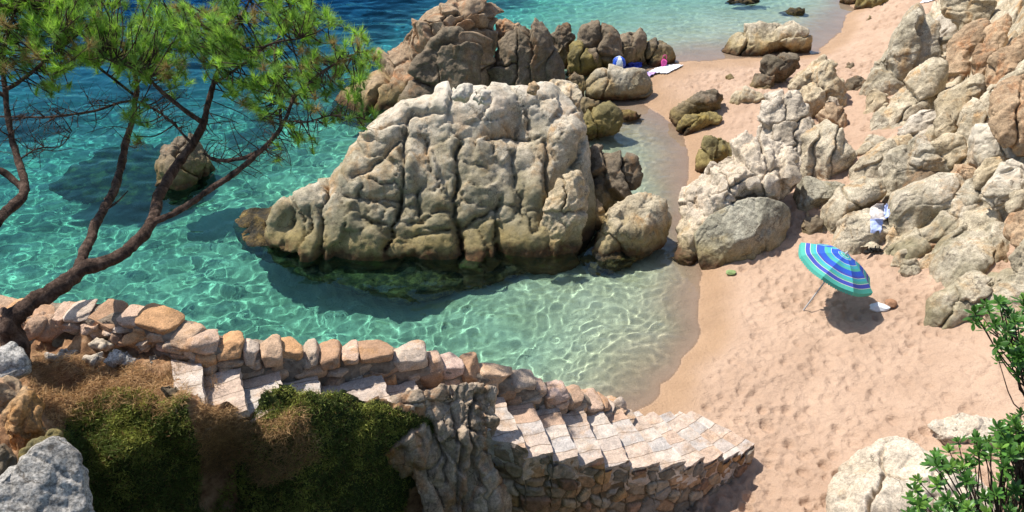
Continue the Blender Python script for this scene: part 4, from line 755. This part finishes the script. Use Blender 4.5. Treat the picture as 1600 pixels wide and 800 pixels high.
# ------------------------------------------------------------ small leaves and needles
def leafmat(name, trans=.35, rough=.5):
    m = NT(name); at = m.n('Attribute', attribute_name='hue')
    m.l(at.outputs['Color'], m.b.inputs['Base Color']); m.b.inputs['Roughness'].default_value = rough; m.b.inputs['Specular IOR Level'].default_value = .35
    tr_ = m.n('BsdfTranslucent'); m.l(at.outputs['Color'], tr_.inputs['Color']); mx = m.n('MixShader'); mx.inputs[0].default_value = trans
    m.l(m.b.outputs[0], mx.inputs[1]); m.l(tr_.outputs[0], mx.inputs[2]); m.l(mx.outputs[0], m.out.inputs[0]); return m.m
M['needle'] = leafmat('pine_needle', .5); M['leaf'] = leafmat('glossy_leaf', .22, .32); M['creep'] = leafmat('creeper_leaf', .3, .7)
def blades(P, D, Ln, Wd, rs):
    """thin triangles from P along D"""
    n = len(P); R = rs.normal(size=(n, 3)); S = np.cross(D, R); S /= np.linalg.norm(S, axis=1)[:, None]+1e-9
    V = np.stack([P-S*Wd[:, None]/2, P+S*Wd[:, None]/2, P+D*Ln[:, None]], 1).reshape(-1, 3)
    return V, np.arange(3*n).reshape(-1, 3)
def unit(a): return a/(np.linalg.norm(a, axis=-1, keepdims=True)+1e-9)
rs = np.random.RandomState(12)
def scatter(polys, n, lift=0.02):
    out = []
    for pl in polys:
        xs = [q[0] for q in pl]; ys = [q[1] for q in pl]; k = n
        x = rs.uniform(min(xs), max(xs), k); y = rs.uniform(min(ys), max(ys), k); mm = ptin(pl, x, y); out.append(np.stack([x[mm], y[mm]], 1))
    o = np.concatenate(out); p = W(o[:, 0], o[:, 1], HZ(o[:, 0], o[:, 1])); p[:, 2] += .15*fbm(p*2.6, 4, 8)+lift; return p, o
gp, go = scatter([[(75,700),(100,655),(130,625),(175,610),(240,616),(296,634),(312,700),(318,830),(90,830),(110,760)], [(330,800),(372,740),(380,655),(402,622),(440,612),(520,616),(600,632),(690,665),(690,720),(640,740),(630,830),(330,830)]], 5200)
nb_ = 13
base = np.repeat(gp, nb_, 0)+rs.normal(size=(len(gp)*nb_, 3))*.022
cl = fbm(gp*5, 3, 70); D = unit(np.array((0, -.35, .75))+rs.normal(size=base.shape)*.65)
V, Fc = blades(base, D, rs.uniform(.018, .055, len(base))*np.where(rs.rand(len(base)) < .12, 2.0, 1), rs.uniform(.006, .013, len(base)), rs)
mixv = np.repeat(sm(-.4, .5, cl), nb_); r3 = rs.rand(len(base))
hue = np.array((.13, .17, .035))*(1-mixv[:, None])+np.array((.34, .36, .075))*mixv[:, None]; hue = np.where((r3 < .13)[:, None], np.array((.20, .12, .05)), hue)*(.6+.8*rs.rand(len(base)))[:, None]
q = mk('creeper_cover', V, Fc, M['creep'], smooth=False, attrs={'hue': np.repeat(hue, 3, 0)}); tag(q, kind='stuff')
gp, go = scatter([[(40,590),(70,565),(160,565),(240,580),(290,600),(300,640),(200,640),(150,640),(90,660),(60,640)], [(312,636),(380,645),(400,690),(370,740),(330,745),(306,700)], [(380,660),(470,640),(500,720),(400,760)]], 4200)
nb_ = 5; base = np.repeat(gp, nb_, 0)+rs.normal(size=(len(gp)*nb_, 3))*.03
D = unit(rs.normal(size=base.shape)*np.array((1, 1, .35))+np.array((0, 0, .1)))
V, Fc = blades(base, D, rs.uniform(.05, .13, len(base)), rs.uniform(.003, .006, len(base)), rs)
hue = np.array((.50, .31, .14))*(.45+1.0*rs.rand(len(base)))[:, None]
q = mk('dry_needle_litter', V, Fc, M['creep'], smooth=False, attrs={'hue': np.repeat(hue, 3, 0)}); tag(q, kind='stuff')
# dry grass tufts by the top step and pink flowers on the crag
def tuft(name, px, py, z, n, ln, colr, label, cat, r=.08, wd=.004, up=.9):
    c = W(px, py, z); base = c+rs.normal(size=(n, 3))*np.array((r, r, .01)); D = unit(rs.normal(size=(n, 3))*.55+np.array((0, 0, up)))
    V, Fc = blades(base, D, rs.uniform(.5, 1, n)*ln, np.full(n, wd), rs); hue = np.array(colr)*(.5+.9*rs.rand(n))[:, None]
    o = mk(name, V-c, Fc, M['creep'], smooth=False, attrs={'hue': np.repeat(hue, 3, 0)}); o.location = c; tag(o, label, cat); return o
tuft('dry_grass', 272, 585, 4.05, 260, .22, (.34, .22, .10), 'dry straw coloured weeds growing beside the top step', 'dry grass', .11)
tuft('dry_grass', 330, 600, 3.98, 120, .16, (.34, .20, .09), 'thin brown weed sprouting from the gap between the first two treads', 'dry grass', .06)
tuft('small_weed', 640, 592, 2.95, 110, .16, (.10, .17, .03), 'small green weed growing against the parapet stones', 'weed', .05, .008)
fl = tuft('flowering_plant', 652, 634, 2.78, 420, .07, (.10, .13, .04), 'low plant with tiny pink flowers on top of the rusty crag', 'plant', .13, .010)
c = np.array(fl.location); n = 160; b_ = rs.normal(size=(n, 3))*np.array((.12, .12, .012))+np.array((0, 0, .055)); V, Fc = blades(b_, unit(rs.normal(size=(n, 3))), np.full(n, .028), np.full(n, .026), rs)
mk('blossom', V, Fc, M['creep'], parent=fl, smooth=False, attrs={'hue': np.tile(np.array((.62, .28, .46)), (3*n, 1))})

# ------------------------------------------------------------ pines
def tube(pts, rad, sides=9, seed=0, rough=.10, sub=6):
    pts = np.array(pts, float); rad = np.array(rad, float)
    n = len(pts); T = np.linspace(0, n-1, (n-1)*sub+1)
    Pp = np.concatenate([[2*pts[0]-pts[1]], pts, [2*pts[-1]-pts[-2]]])
    out = []
    for t in T:
        i = min(int(t), n-2); f = t-i; a, b, c, d = Pp[i], Pp[i+1], Pp[i+2], Pp[i+3]
        out.append(.5*((2*b)+(-a+c)*f+(2*a-5*b+4*c-d)*f*f+(-a+3*b-3*c+d)*f**3))
    C = np.array(out); Rr = np.interp(T, np.arange(n), rad)
    tg = unit(np.gradient(C, axis=0)); ref = np.array((.3, -.8, .52)); s = unit(np.cross(tg, ref)); t2 = np.cross(s, tg)
    C = C+(s*(fbm(C*3.2+seed, 2, seed)*.35)[:, None]+t2*(fbm(C*3.2+seed, 2, seed+3)*.35)[:, None])*Rr[:, None]
    a = np.linspace(0, 2*math.pi, sides, endpoint=False)
    V = C[:, None]+(s[:, None]*np.cos(a)[None, :, None]+t2[:, None]*np.sin(a)[None, :, None])*Rr[:, None, None]
    V = V.reshape(-1, 3)
    if rough: nrm_ = unit(V-np.repeat(C, sides, 0)); V = V+nrm_*(np.repeat(Rr, sides)*rough*2.2*fbm(V*np.array((14, 14, 9)), 3, seed))[:, None]
    i = np.arange(len(C)-1)[:, None]*sides; j = np.arange(sides)[None]; j2 = (j+1) % sides
    Fc = np.stack([i+j, i+j2, i+sides+j2, i+sides+j], -1).reshape(-1, 4)
    return V, Fc, C, Rr
def TP(px, py, d): return CAM+ray(px, py)*d
TLEAN = 2.1
def TB(px, py, d): return TP(px, py, d+TLEAN*float(sm(520, 230, py)))
m = NT('pine_bark')
mp = m.n('Mapping'); mp.inputs['Scale'].default_value = (1, 1, .5); m.l(m.co('Pos'), mp.inputs[0])
bk = m.ramp(m.noise(11, 6, .7, mp.outputs[0], .6), [(.35, (.022, .014, .010)), (.5, (.085, .050, .034)), (.68, (.20, .135, .10))])
M['bark'] = m.done(bk, m.bump(m.noise(26, 6, .75, mp.outputs[0], .5), 1, .05), .95)
def pine(name, label, limbs, fol, loc, seed, ntuft, dead=None):
    root = empty(name, loc, label, 'tree'); rs = np.random.RandomState(seed); Vs = []; Fs = []; off = 0; nodes = []
    def add(v, f):
        nonlocal off
        Vs.append(v); Fs.append(f+off); off += len(v)
    for k, lb in enumerate(limbs):
        P = [TB(a, b, c) for a, b, c, r in lb]; R = [.72*r*(1+.22*float(sm(520, 230, b_))) for _a, b_, _c, r in lb]
        v, f, C, Rr = tube(P, R, 12, seed+k, .10, 8); add(v, f)
        for c_, r_ in zip(C, Rr):
            if r_ < .045: nodes.append(c_)
    nodes = np.array(nodes)
    # twigs and tufts
    Tp_, Td = [], []
    for (pl, n, d0, d1) in fol:
        xs = [q[0] for q in pl]; ys = [q[1] for q in pl]; got = 0
        while got < n:
            x = rs.uniform(min(xs), max(xs)); y = rs.uniform(min(ys), max(ys))
            if not ptin(pl, np.array([x]), np.array([y]))[0]: continue
            e = TB(x, y, rs.uniform(d0, d1)); e[2] += rs.uniform(-.05, .1); got += 1
            dist = np.linalg.norm(nodes-e, axis=1); w = dist+rs.uniform(0, .25, len(dist)); b = nodes[np.argmin(w)]; ln = np.linalg.norm(e-b)
            if ln > 1.4: e = b+(e-b)*1.4/ln; ln = 1.4
            mid = (b+e)/2+rs.normal(size=3)*.07*ln+np.array((0, 0, -.10*ln))
            if ln > .05:
                v, f, C, Rr = tube([b, mid, e], [.0095, .007, .0045], 4, seed+got, 0, 4); add(v, f)
                for q_ in (.55, .8):
                    if rs.rand() < .6 and ln > .3: i_ = int(q_*(len(C)-1)); Tp_.append(C[i_]+rs.normal(size=3)*.04); Td.append(unit(C[i_]-b+rs.normal(size=3)*.3+np.array((0, 0, .25))))
            Tp_.append(e); Td.append(unit((e-mid)/ (ln+.01)+rs.normal(size=3)*.35+np.array((0, 0, .55))))
    for (pl, n, d0, d1) in (dead or []):
        xs = [q[0] for q in pl]; ys = [q[1] for q in pl]; got = 0
        while got < n:
            x = rs.uniform(min(xs), max(xs)); y = rs.uniform(min(ys), max(ys))
            if not ptin(pl, np.array([x]), np.array([y]))[0]: continue
            e = TB(x, y, rs.uniform(d0, d1)); got += 1
            b = nodes[np.argmin(np.linalg.norm(nodes-e, axis=1)+rs.uniform(0, .35, len(nodes)))]; ln = np.linalg.norm(e-b)
            if ln > 1: continue
            mid = (b+e)/2+rs.normal(size=3)*.10*ln; v, f, C, Rr = tube([b, mid, e], [.007, .0045, .002], 4, got, 0, 5); add(v, f)
            for _ in range(3):
                i_ = rs.randint(3, len(C)); e2 = C[i_]+rs.normal(size=3)*.13; v, f, *_r = tube([C[i_], (C[i_]+e2)/2+rs.normal(size=3)*.02, e2], [.0035, .0026, .0015], 3, got, 0, 2); add(v, f)
    tr_ = mk('trunk', np.concatenate(Vs), np.concatenate(Fs), M['bark']); child(tr_, root)
    Tp_ = np.array(Tp_); Td = np.array(Td); nn_ = 74; n = len(Tp_)
    age = rs.rand(n); old = age < .30
    base = np.repeat(Tp_, nn_, 0); D0 = np.repeat(Td, nn_, 0); k = rs.rand(n*nn_)
    base = base-D0*(.09*k)[:, None]
    spread = np.repeat(np.where(old, 1.0, .52), nn_)
    D = unit(D0*(1.0-.35*k)[:, None]+rs.normal(size=D0.shape)*spread[:, None]*.75)
    Ln = rs.uniform(.09, .165, len(base))*np.repeat(np.where(old, 1.1, 1.0), nn_)
    V, Fc = blades(base, D, Ln, rs.uniform(.0045, .0075, len(base)), rs)
    new = np.array((.34, .56, .07)); mid_ = np.array((.18, .33, .06)); dry = np.array((.30, .22, .08))
    tint = np.where((age > .50)[:, None], new, mid_); tint = np.where((age < .10)[:, None], dry, tint)*(.75+.5*rs.rand(n))[:, None]
    hue = np.repeat(tint, nn_, 0)*(.75+.5*rs.rand(n*nn_))[:, None]
    child(mk('crown', V, Fc, M['needle'], smooth=False, attrs={'hue': np.repeat(hue, 3, 0)}), root)
    return root
FOLR = [([(330,-40),(480,-40),(520,20),(560,50),(590,75),(590,110),(560,150),(500,120),(470,170),(430,150),(400,110),(340,110)], 225, 7.6, 9.6),
        ([(100,-40),(265,-30),(300,25),(350,10),(380,100),(330,125),(260,125),(190,130),(130,110)], 285, 7.4, 9.4),
        ([(470,140),(500,120),(560,150),(590,175),(575,200),(530,190),(480,185)], 26, 7.8, 8.8), ([(430,190),(480,170),(500,240),(450,250),(420,235)], 9, 7.8, 8.6),
        ([(190,170),(240,170),(235,215),(190,215)], 7, 7.8, 8.6), ([(330,120),(440,110),(430,190),(350,170)], 34, 7.6, 9)]
limbs = [
 [(35,575,8.75,.20),(22,535,8.7,.17),(16,500,8.6,.15),(45,472,8.55,.13),(90,448,8.5,.125),(125,425,8.45,.12),(170,408,8.4,.095),(205,385,8.35,.085),(235,352,8.3,.08),(250,305,8.3,.075),(272,265,8.3,.07),(300,225,8.3,.062),(320,190,8.3,.052),(328,150,8.35,.042),(345,100,8.4,.03),(372,40,8.5,.022),(400,-20,8.6,.015)],
 [(124,425,8.45,.085),(135,380,8.5,.075),(158,335,8.55,.065),(178,300,8.6,.062),(190,255,8.65,.055),(196,220,8.7,.05),(208,180,8.75,.042),(214,130,8.8,.036),(196,80,8.8,.028),(160,30,8.8,.02),(130,-20,8.8,.014)],
 [(240,348,8.3,.055),(275,332,8.2,.05),(315,306,8.1,.045),(360,275,8.0,.042),(395,245,8.0,.038),(425,218,8.0,.034),(445,190,8.0,.03),(462,150,8.05,.026),(500,115,8.1,.02),(540,90,8.2,.014),(575,78,8.3,.009)],
 [(405,236,8.0,.032),(375,248,8.05,.03),(340,250,8.15,.026),(318,240,8.25,.018)],
 [(322,195,8.3,.04),(285,170,8.1,.034),(250,140,8.0,.028),(215,110,7.9,.022),(160,90,7.8,.014)],
 [(300,225,8.3,.02),(255,180,8.5,.017),(205,158,8.7,.02),(140,175,8.8,.018),(70,183,8.8,.016),(-5,182,8.8,.013)],
 [(440,195,8.0,.022),(436,140,8.1,.02),(430,80,8.2,.017),(450,20,8.3,.013),(470,-20,8.4,.01)],
 [(335,130,8.35,.024),(380,100,8.2,.02),(420,70,8.1,.016),(470,60,8.0,.012)],
 [(214,130,8.8,.022),(255,90,8.9,.02),(290,50,9.0,.016),(320,20,9.1,.012)],
 [(212,150,8.8,.022),(160,110,8.6,.02),(110,60,8.5,.016),(90,10,8.4,.012)],
 [(20,505,8.62,.07),(8,488,8.6,.06),(4,482,8.6,.035)], [(125,425,8.45,.08),(130,405,8.45,.07),(140,380,8.47,.05)],
 [(158,332,8.55,.02),(180,318,8.5,.014),(200,298,8.5,.007)],[(445,190,8.0,.015),(480,190,8.0,.012),(520,180,8.0,.009),(570,185,8.0,.006)]]
DEADR = [([(330,180),(450,150),(500,200),(470,260),(400,290),(330,250)], 70, 7.7, 8.6), ([(0,130),(200,130),(330,140),(320,200),(180,210),(20,220)], 80, 8.2, 9.1), ([(480,150),(590,150),(570,200),(490,230)], 20, 7.8, 8.6)]
pine('pine_tree', 'leaning pine with forked reddish brown trunk rooted beside the parapet', limbs, FOLR, TP(35, 580, 8.75), 3, 0, DEADR)
limbs2 = [[(-60,400,7.6,.10),(-20,360,7.6,.085),(15,325,7.6,.07),(38,296,7.6,.062),(28,250,7.65,.045),(14,200,7.7,.04),(8,150,7.75,.036),(4,90,7.8,.03),(20,30,7.8,.022),(40,-20,7.8,.015)],
 [(36,294,7.6,.05),(15,275,7.5,.045),(-10,262,7.4,.045),(-40,250,7.4,.05)],[(6,140,7.75,.03),(30,128,7.7,.028),(60,105,7.7,.022),(100,70,7.7,.016)],[(8,150,7.75,.028),(-20,135,7.7,.03),(-60,120,7.7,.03)],
 [(30,250,7.65,.012),(60,232,7.6,.010),(95,228,7.6,.007),(112,205,7.6,.004)],[(18,215,7.7,.012),(2,205,7.6,.009),(-20,190,7.6,.008)],[(60,232,7.6,.008),(85,236,7.6,.006),(112,232,7.6,.003)]]
FOLL = [([(-60,-50),(120,-50),(150,20),(140,100),(90,120),(40,110),(-60,120)], 235, 7.0, 8.6), ([(60,110),(120,105),(110,150),(70,155)], 10, 7.4, 8)]
pine('pine_tree', 'second pine at the picture edge, its thick limb crossing the turquoise water', limbs2, FOLL, TB(-60, 410, 7.6), 8, 0, [([(-20,140),(110,150),(110,240),(0,260)], 30, 7.3, 8)])

# ------------------------------------------------------------ broad leaved shrubs
def shrub(name, label, blobs, rootp, seed, leaf=.075):
    root = empty(name, rootp, label, 'shrub'); rs = np.random.RandomState(seed); Vs = []; Fs = []; off = 0; LV = []; LF = []; HU = []; lo = 0
    rp = np.array(rootp)
    prof = [(0, .0), (.25, .30), (.55, .5), (.82, .36), (1, .0)]
    for (pl, n, d0, d1, st) in blobs:
        hub = TP(*st); v, f, C_, R2 = tube([rp, (rp+hub)/2+rs.normal(size=3)*.1, hub], [.03, .022, .014], 7, seed, .1, 5); Vs.append(v); Fs.append(f+off); off += len(v)
        xs = [q[0] for q in pl]; ys = [q[1] for q in pl]; got = 0
        while got < n:
            x = rs.uniform(min(xs), max(xs)); y = rs.uniform(min(ys), max(ys))
            if not ptin(pl, np.array([x]), np.array([y]))[0]: continue
            got += 1; e = TP(x, y, rs.uniform(d0, d1)); b = C_[-1-rs.randint(3)]; mid = (b+e)/2+np.array((0, 0, -.06))+rs.normal(size=3)*.03
            v, f, *_ = tube([b, mid, e], [.007, .005, .003], 5, got, 0, 3); Vs.append(v); Fs.append(f+off); off += len(v)
            ax = unit(unit(e-mid)*.5+np.array((-.12, -.15, .8))+rs.normal(size=3)*.3); s = unit(np.cross(ax, rs.normal(size=3))); t = np.cross(ax, s)
            nl = rs.randint(11, 17); shade = .75+.5*rs.rand(); young = rs.rand() < .35
            for k in range(nl):
                a = k*2.4+rs.uniform(-.2, .2); el = R_(75-62*(k/nl)+rs.uniform(-8, 8)); el = math.pi/2-el
                rd = s*math.cos(a)+t*math.sin(a); d = ax*math.cos(el)+rd*math.sin(el); side = unit(np.cross(ax, rd)); nr = np.cross(side, d)
                L_ = leaf*rs.uniform(.7, 1.15)*(.75+.4*k/nl); wd = L_*rs.uniform(.26, .36); p0 = e-ax*.03*(k/nl)
                pv = []
                for tt_, w_ in prof:
                    c = p0+d*L_*tt_-ax*(.16*L_*tt_**2)
                    pv += [c-side*w_*wd+nr*w_*wd*.25, c, c+side*w_*wd+nr*w_*wd*.25]
                LV.append(np.array(pv))
                for j in range(4):
                    for c_ in range(2): q = lo+j*3+c_; LF.append((q, q+1, q+4, q+3))
                lo += 15; hcol = (np.array((.16, .30, .05)) if young and k < nl*.6 else np.array((.06, .15, .025)))*shade*rs.uniform(.8, 1.2)
                HU.append(np.tile(hcol, (15, 1)))
    child(mk('stems', np.concatenate(Vs), np.concatenate(Fs), M['bark']), root)
    child(mk('foliage', np.concatenate(LV), np.array(LF), M['leaf'], attrs={'hue': np.concatenate(HU)}), root)
shrub('shrub', 'large glossy green shrub overlapping the large white boulder', [
 ([(1405,775),(1430,740),(1450,715),(1480,690),(1520,680),(1560,690),(1600,660),(1680,640),(1680,900),(1420,900),(1425,820)], 230, 4.7, 5.9, (1560,860,5.4)),
 ([(1540,690),(1560,665),(1590,648),(1640,640),(1660,700),(1600,720)], 40, 4.8, 5.6, (1620,760,5.3))], TP(1640, 1050, 5.4), 5)
shrub('shrub', 'smaller leafy shrub with bare reddish twigs beside the smooth split boulder', [
 ([(1512,490),(1545,470),(1590,462),(1660,470),(1660,560),(1590,560),(1570,520),(1530,515)], 62, 5.0, 5.9, (1620,560,5.5)),
 ([(1545,545),(1570,530),(1640,530),(1650,610),(1590,600)], 26, 5.0, 5.8, (1625,600,5.5))], TP(1680, 900, 5.5), 6)

# ------------------------------------------------------------ parasol
def nz(px, py, z=.6):
    for _ in range(6): P = W(px, py, z); z = float(tfun(P[0], P[1]))
    return P
PB = nz(1257, 483); tc = -unit(ray(1303, 413)); ax = unit(.50*tc+.87*(.60*RT+.80*UP))
um = empty('beach_parasol', PB, 'blue and turquoise striped beach parasol tilted over the sand', 'parasol')
m_ = [simple('parasol_'+n_, c_, .75, (40, .06)) for n_, c_ in (('teal', (.05, .34, .42)), ('blue', (.025, .09, .46)), ('white', (.60, .58, .42)), ('green', (.07, .36, .29)), ('violet', (.05, .07, .36)))]
s1 = unit(np.cross(ax, np.array((0, 1., .2)))); s2 = np.cross(ax, s1); R0 = .80; top = ax*1.40
print('APEX', PX(np.array(PB)+top), PX(np.array(PB)))
rings = [(0, 0), (.09, 3), (.105, 2), (.17, 0), (.18, 2), (.34, 1), (.35, 2), (.43, 0), (.50, 3), (.62, 1), (.67, 4), (.68, 2), (.74, 0), (.80, 3), (.81, 2), (.90, 4), (.91, 2), (1.0, 3)]
NS = 8; SB = 8; V = []; Fc = []; Mi = []
def cpt(r, k):
    a = 2*math.pi*k/(NS*SB); kk = (k % SB)/SB; rad = R0*math.cos(math.pi/NS)/math.cos((kk-.5)*2*math.pi/NS)
    sagz = -.30*r**1.7-.035*r*math.sin(math.pi*kk)
    return top+(s1*math.cos(a)+s2*math.sin(a))*rad*r+ax*sagz
for r, _ in rings[1:]:
    for k in range(NS*SB): V.append(cpt(r, k))
V.append(top); n = NS*SB
for i in range(len(rings)-1):
    for k in range(n):
        k2 = (k+1) % n
        if i == 0: Fc.append((len(V)-1, k, k2))
        else: Fc.append(((i-1)*n+k, i*n+k, i*n+k2, (i-1)*n+k2))
        Mi.append(rings[i+1][1])
can = mk('canopy', V, Fc, m_, parent=um, smooth=False); can.data.polygons.foreach_set('material_index', Mi)
md = can.modifiers.new('s', 'SOLIDIFY'); md.thickness = .004
V = []; Fc = []
for k in range(n*3):
    a = k/3; k0 = int(a); f = a-k0; P = cpt(1, k0)*(1-f)+cpt(1, (k0+1) % n)*f; o = unit(P-top-ax*np.dot(P-top, ax)); dz = .075 if k % 2 == 0 else .05
    V += [P, P-ax*dz+o*.004+np.array((0, 0, -.01))]
for k in range(n*3): a = 2*k; b = 2*((k+1) % (n*3)); Fc.append((a, b, b+1, a+1))
val = mk('fringe', V, Fc, m_[3], parent=um, smooth=False); md = val.modifiers.new('s', 'SOLIDIFY'); md.thickness = .003
mw = simple('painted_pole', (.42, .42, .42), .4)
v, f, *_ = tube([-ax*.25, ax*.9, top+ax*.06], [.016, .016, .012], 12, 0, 0, 3); mk('pole', v, f, mw, parent=um)
v, f, *_ = tube([top+ax*.02, top+ax*.05, top+ax*.09], [.022, .022, .006], 10, 0, 0, 2); mk('finial', v, f, mw, parent=um)
for k in range(NS):
    e = cpt(1, k*SB)-ax*.012; mi = cpt(.5, k*SB)-ax*.012; v, f, *_ = tube([top-ax*.02, mi, e], [.004, .004, .004], 5, 0, 0, 3); rb = mk('rib', v, f, mw, parent=um)
    v, f, *_ = tube([ax*1.32, (ax*1.32+mi)/2, mi], [.003]*3, 5, 0, 0, 2); mk('strut', v, f, mw, parent=rb)

# ------------------------------------------------------------ cloths, towels and small things
def sheet(name, pl, mat, label, cat, lift=.02, n=60, wr=.018, z=None, ray_=False, parent=None, seed=1, group=None):
    xs = [q[0] for q in pl]; ys = [q[1] for q in pl]
    step = max(max(xs)-min(xs), max(ys)-min(ys))/n; gx, gy = np.meshgrid(np.arange(min(xs), max(xs)+step, step), np.arange(min(ys), max(ys)+step, step)); ins = ptin(pl, gx, gy)
    if ray_:
        dg = bpy.context.evaluated_depsgraph_get(); P = np.zeros(gx.shape+(3,)); 
        for i in range(gx.shape[0]):
            for j in range(gx.shape[1]):
                d = unit(ray(gx[i, j], gy[i, j])); ok, hit, *_ = sc.ray_cast(dg, Vector(CAM), Vector(d)); P[i, j] = np.array(hit)-d*lift if ok else np.nan
        D = np.linalg.norm(P-CAM, axis=2); md_ = np.nanmedian(D[ins]); D = np.clip(np.nan_to_num(D, nan=md_), md_-.22, md_+.22)
        for _ in range(3): D = (D+np.roll(D, 1, 0)+np.roll(D, -1, 0)+np.roll(D, 1, 1)+np.roll(D, -1, 1))/5
        dd = ray(gx, gy); dd = dd/np.linalg.norm(dd, axis=2)[..., None]; P = CAM+dd*D[..., None]-dd*.03
    else:
        P = W(gx, gy, gx*0+(z or .5)); P[..., 2] = tfun(P[..., 0], P[..., 1])+lift
    P = P.reshape(-1, 3); P = P+np.array((.2, -.5, .8))*(wr*(fbm(P*np.array((6, 9, 6))+seed, 3, seed)+1))[:, None]
    if gx.shape[0] < 2: return
    c = P[ins.ravel()].mean(0)
    o = mk(name, P-c, gridfaces(*gx.shape, ins)[:, ::-1], mat, smooth=True); o.location = c; md = o.modifiers.new('s', 'SOLIDIFY'); md.thickness = .012
    if parent is not None: o.parent = parent; o.location = Vector(c)-parent.location
    else: tag(o, label, cat, group)
    return o
cw = simple('white_cotton', (.72, .70, .68), .9, (30, .1)); cb = simple('pale_blue_cotton', (.42, .50, .80), .9, (30, .1)); cg = simple('oatmeal_cotton', (.55, .50, .46), .9, (30, .15))
bpy.context.view_layer.update()
sheet('shirt', [(1358,325),(1367,320),(1380,320),(1383,330),(1384,344),(1376,347),(1359,346),(1357,335)], cg, 'oatmeal coloured shirt hung over the boulder beside the parasol', 'shirt', ray_=True, wr=.03, n=30)
sheet('cloth', [(1380,322),(1384,319),(1392,332),(1388,340),(1383,344),(1381,334)], cb, 'pale blue cloth corner sticking out beside the oatmeal shirt', 'cloth', ray_=True, wr=.03, n=18, seed=4, lift=.05)
sheet('cloth', [(1358,344),(1380,344),(1378,356),(1374,368),(1370,362),(1366,366),(1357,366)], cb, 'pale lilac towel hanging below the oatmeal shirt', 'cloth', ray_=True, wr=.03, n=20, seed=9)
wt = simple('white_towel', (.74, .76, .82), .9, (9, .12)); pt = simple('lilac_towel', (.45, .32, .62), .9, (9, .2)); bt = simple('dark_blue_towel', (.05, .08, .42), .9, (9, .2))
sheet('beach_towel', [(1004,103),(1020,100),(1034,96),(1055,96),(1071,98),(1058,105),(1042,112),(1030,109),(1012,107)], wt, 'white and pale blue towel spread on the far sand', 'towel', z=.2, wr=.03, lift=.03)
sheet('beach_towel', [(1000,108),(1008,104),(1020,106),(1026,108),(1012,114),(1004,114)], pt, 'lilac towel folded next to the white towel', 'towel', z=.2, wr=.04, lift=.05)
sheet('beach_towel', [(974,103),(984,99),(1003,98),(1003,105),(990,109),(976,109)], bt, 'dark blue towel lying against the brown rocks', 'towel', ray_=True, wr=.03, lift=.04)
sheet('beach_towel', [(1436,3),(1446,-2),(1478,-3),(1476,4),(1450,6)], wt, 'white towel alone on the farthest sand', 'towel', z=1., wr=.03, lift=.03)
def blob(name, px, py, r, sc3, mat, label, cat, z=.3, cuts=3, seed=1, parent=None, up=0):
    rs = np.random.RandomState(seed); S, Fc = ICO3; U = S.copy()
    for _ in range(cuts):
        n = rs.normal(size=3); n /= np.linalg.norm(n); dd = U@n-rs.uniform(.6, .9); U = U-np.where(dd > 0, dd*.9, 0)[:, None]*n
    U = U*(1+.10*fbm(U*2.1+seed, 3, seed))[:, None]*r*np.array(sc3)
    P = nz(px, py, z); o = mk(name, U, Fc, mat); o.location = P+np.array((0, 0, r*sc3[2]*.75+up))
    if parent is None: tag(o, label, cat)
    return o
bpy.context.view_layer.update()
ball = blob('beach_ball', 967, 106, .24, (1, 1, 1), [simple('ball_white', (.70, .78, .85), .4), simple('ball_blue', (.03, .10, .55), .4)], 'blue and white beach ball by the brown rocks', 'ball', cuts=0, up=.05)
_d = unit(ray(967, 99)); _ok, _hit, *_ = sc.ray_cast(bpy.context.evaluated_depsgraph_get(), Vector(CAM), Vector(_d))
if _ok: ball.location = _hit-Vector(_d)*.2
ball.data.polygons.foreach_set('material_index', [int((math.atan2(p.center[1], p.center[0])*3/math.pi) % 2 > 1) for p in ball.data.polygons])
bag = blob('beach_bag', 1037, 105, .15, (.8, .6, 1.25), simple('pink_fabric', (.60, .08, .30), .7), 'bright pink beach bag standing on the white towel', 'bag', cuts=4)
v, f, *_ = tube([(-.07, 0, .17), (-.05, 0, .30), (.05, 0, .30), (.07, 0, .17)], [.012]*4, 6, 0, 0, 4); mk('handle', v, f, simple('pink_strap', (.70, .05, .28), .6), parent=bag)
for i, (px, py, rz, lb) in enumerate([(1357, 397, .4, 'black sandal lying nearer the parasol by the rock foot'), (1368, 394, -.3, 'black sandal lying nearer the small grey lobe')]):
    P = nz(px, py, .8); root = empty('sandal', P+np.array((0, 0, .05)), lb, 'sandal', 'pair of black sandals at the rock foot')
    n = 28; t = np.linspace(0, 2*math.pi, n, endpoint=False); xo = .14*np.cos(t); yo = .05*np.sin(t)*(1+.25*np.cos(t)); bk_ = simple('black_rubber', (.012, .011, .010), .6)
    V = [(a, b, 0) for a, b in zip(xo, yo)]+[(a, b, .03) for a, b in zip(xo, yo)]; Fc = [tuple(range(n))[::-1], tuple(range(n, 2*n))]+[(k, (k+1) % n, n+(k+1) % n, n+k) for k in range(n)]
    mk('sole', V, Fc, bk_, parent=root, smooth=False)
    for x0 in (.05, -.03): v, f, *_ = tube([(x0, -.055, .02), (x0, -.03, .075), (x0, .03, .075), (x0, .055, .02)], [.014]*4, 6, 0, 0, 4); mk('strap', v, f, bk_, parent=root)
    root.rotation_euler = (0, 0, rz)
blob('paper_bag', 1374, 484, .17, (1.3, .7, .5), simple('white_paper', (.62, .64, .66), .8, (12, .15)), 'crumpled white bag at the edge of the parasol shadow', 'bag', cuts=7, z=.8)
blob('straw_hat', 1391, 478, .11, (1.1, 1, .7), simple('brown_straw', (.30, .16, .09), .9, (40, .2)), 'small brown hat lying beside the crumpled white bag', 'hat', cuts=2, z=.8)
blob('pebble', 1142, 428, .10, (1.2, .8, .5), simple('green_stone', (.22, .30, .12), .8, (15, .2)), 'greenish pebble alone on the wet sand below the big smooth boulder', 'pebble', cuts=4, z=.2)
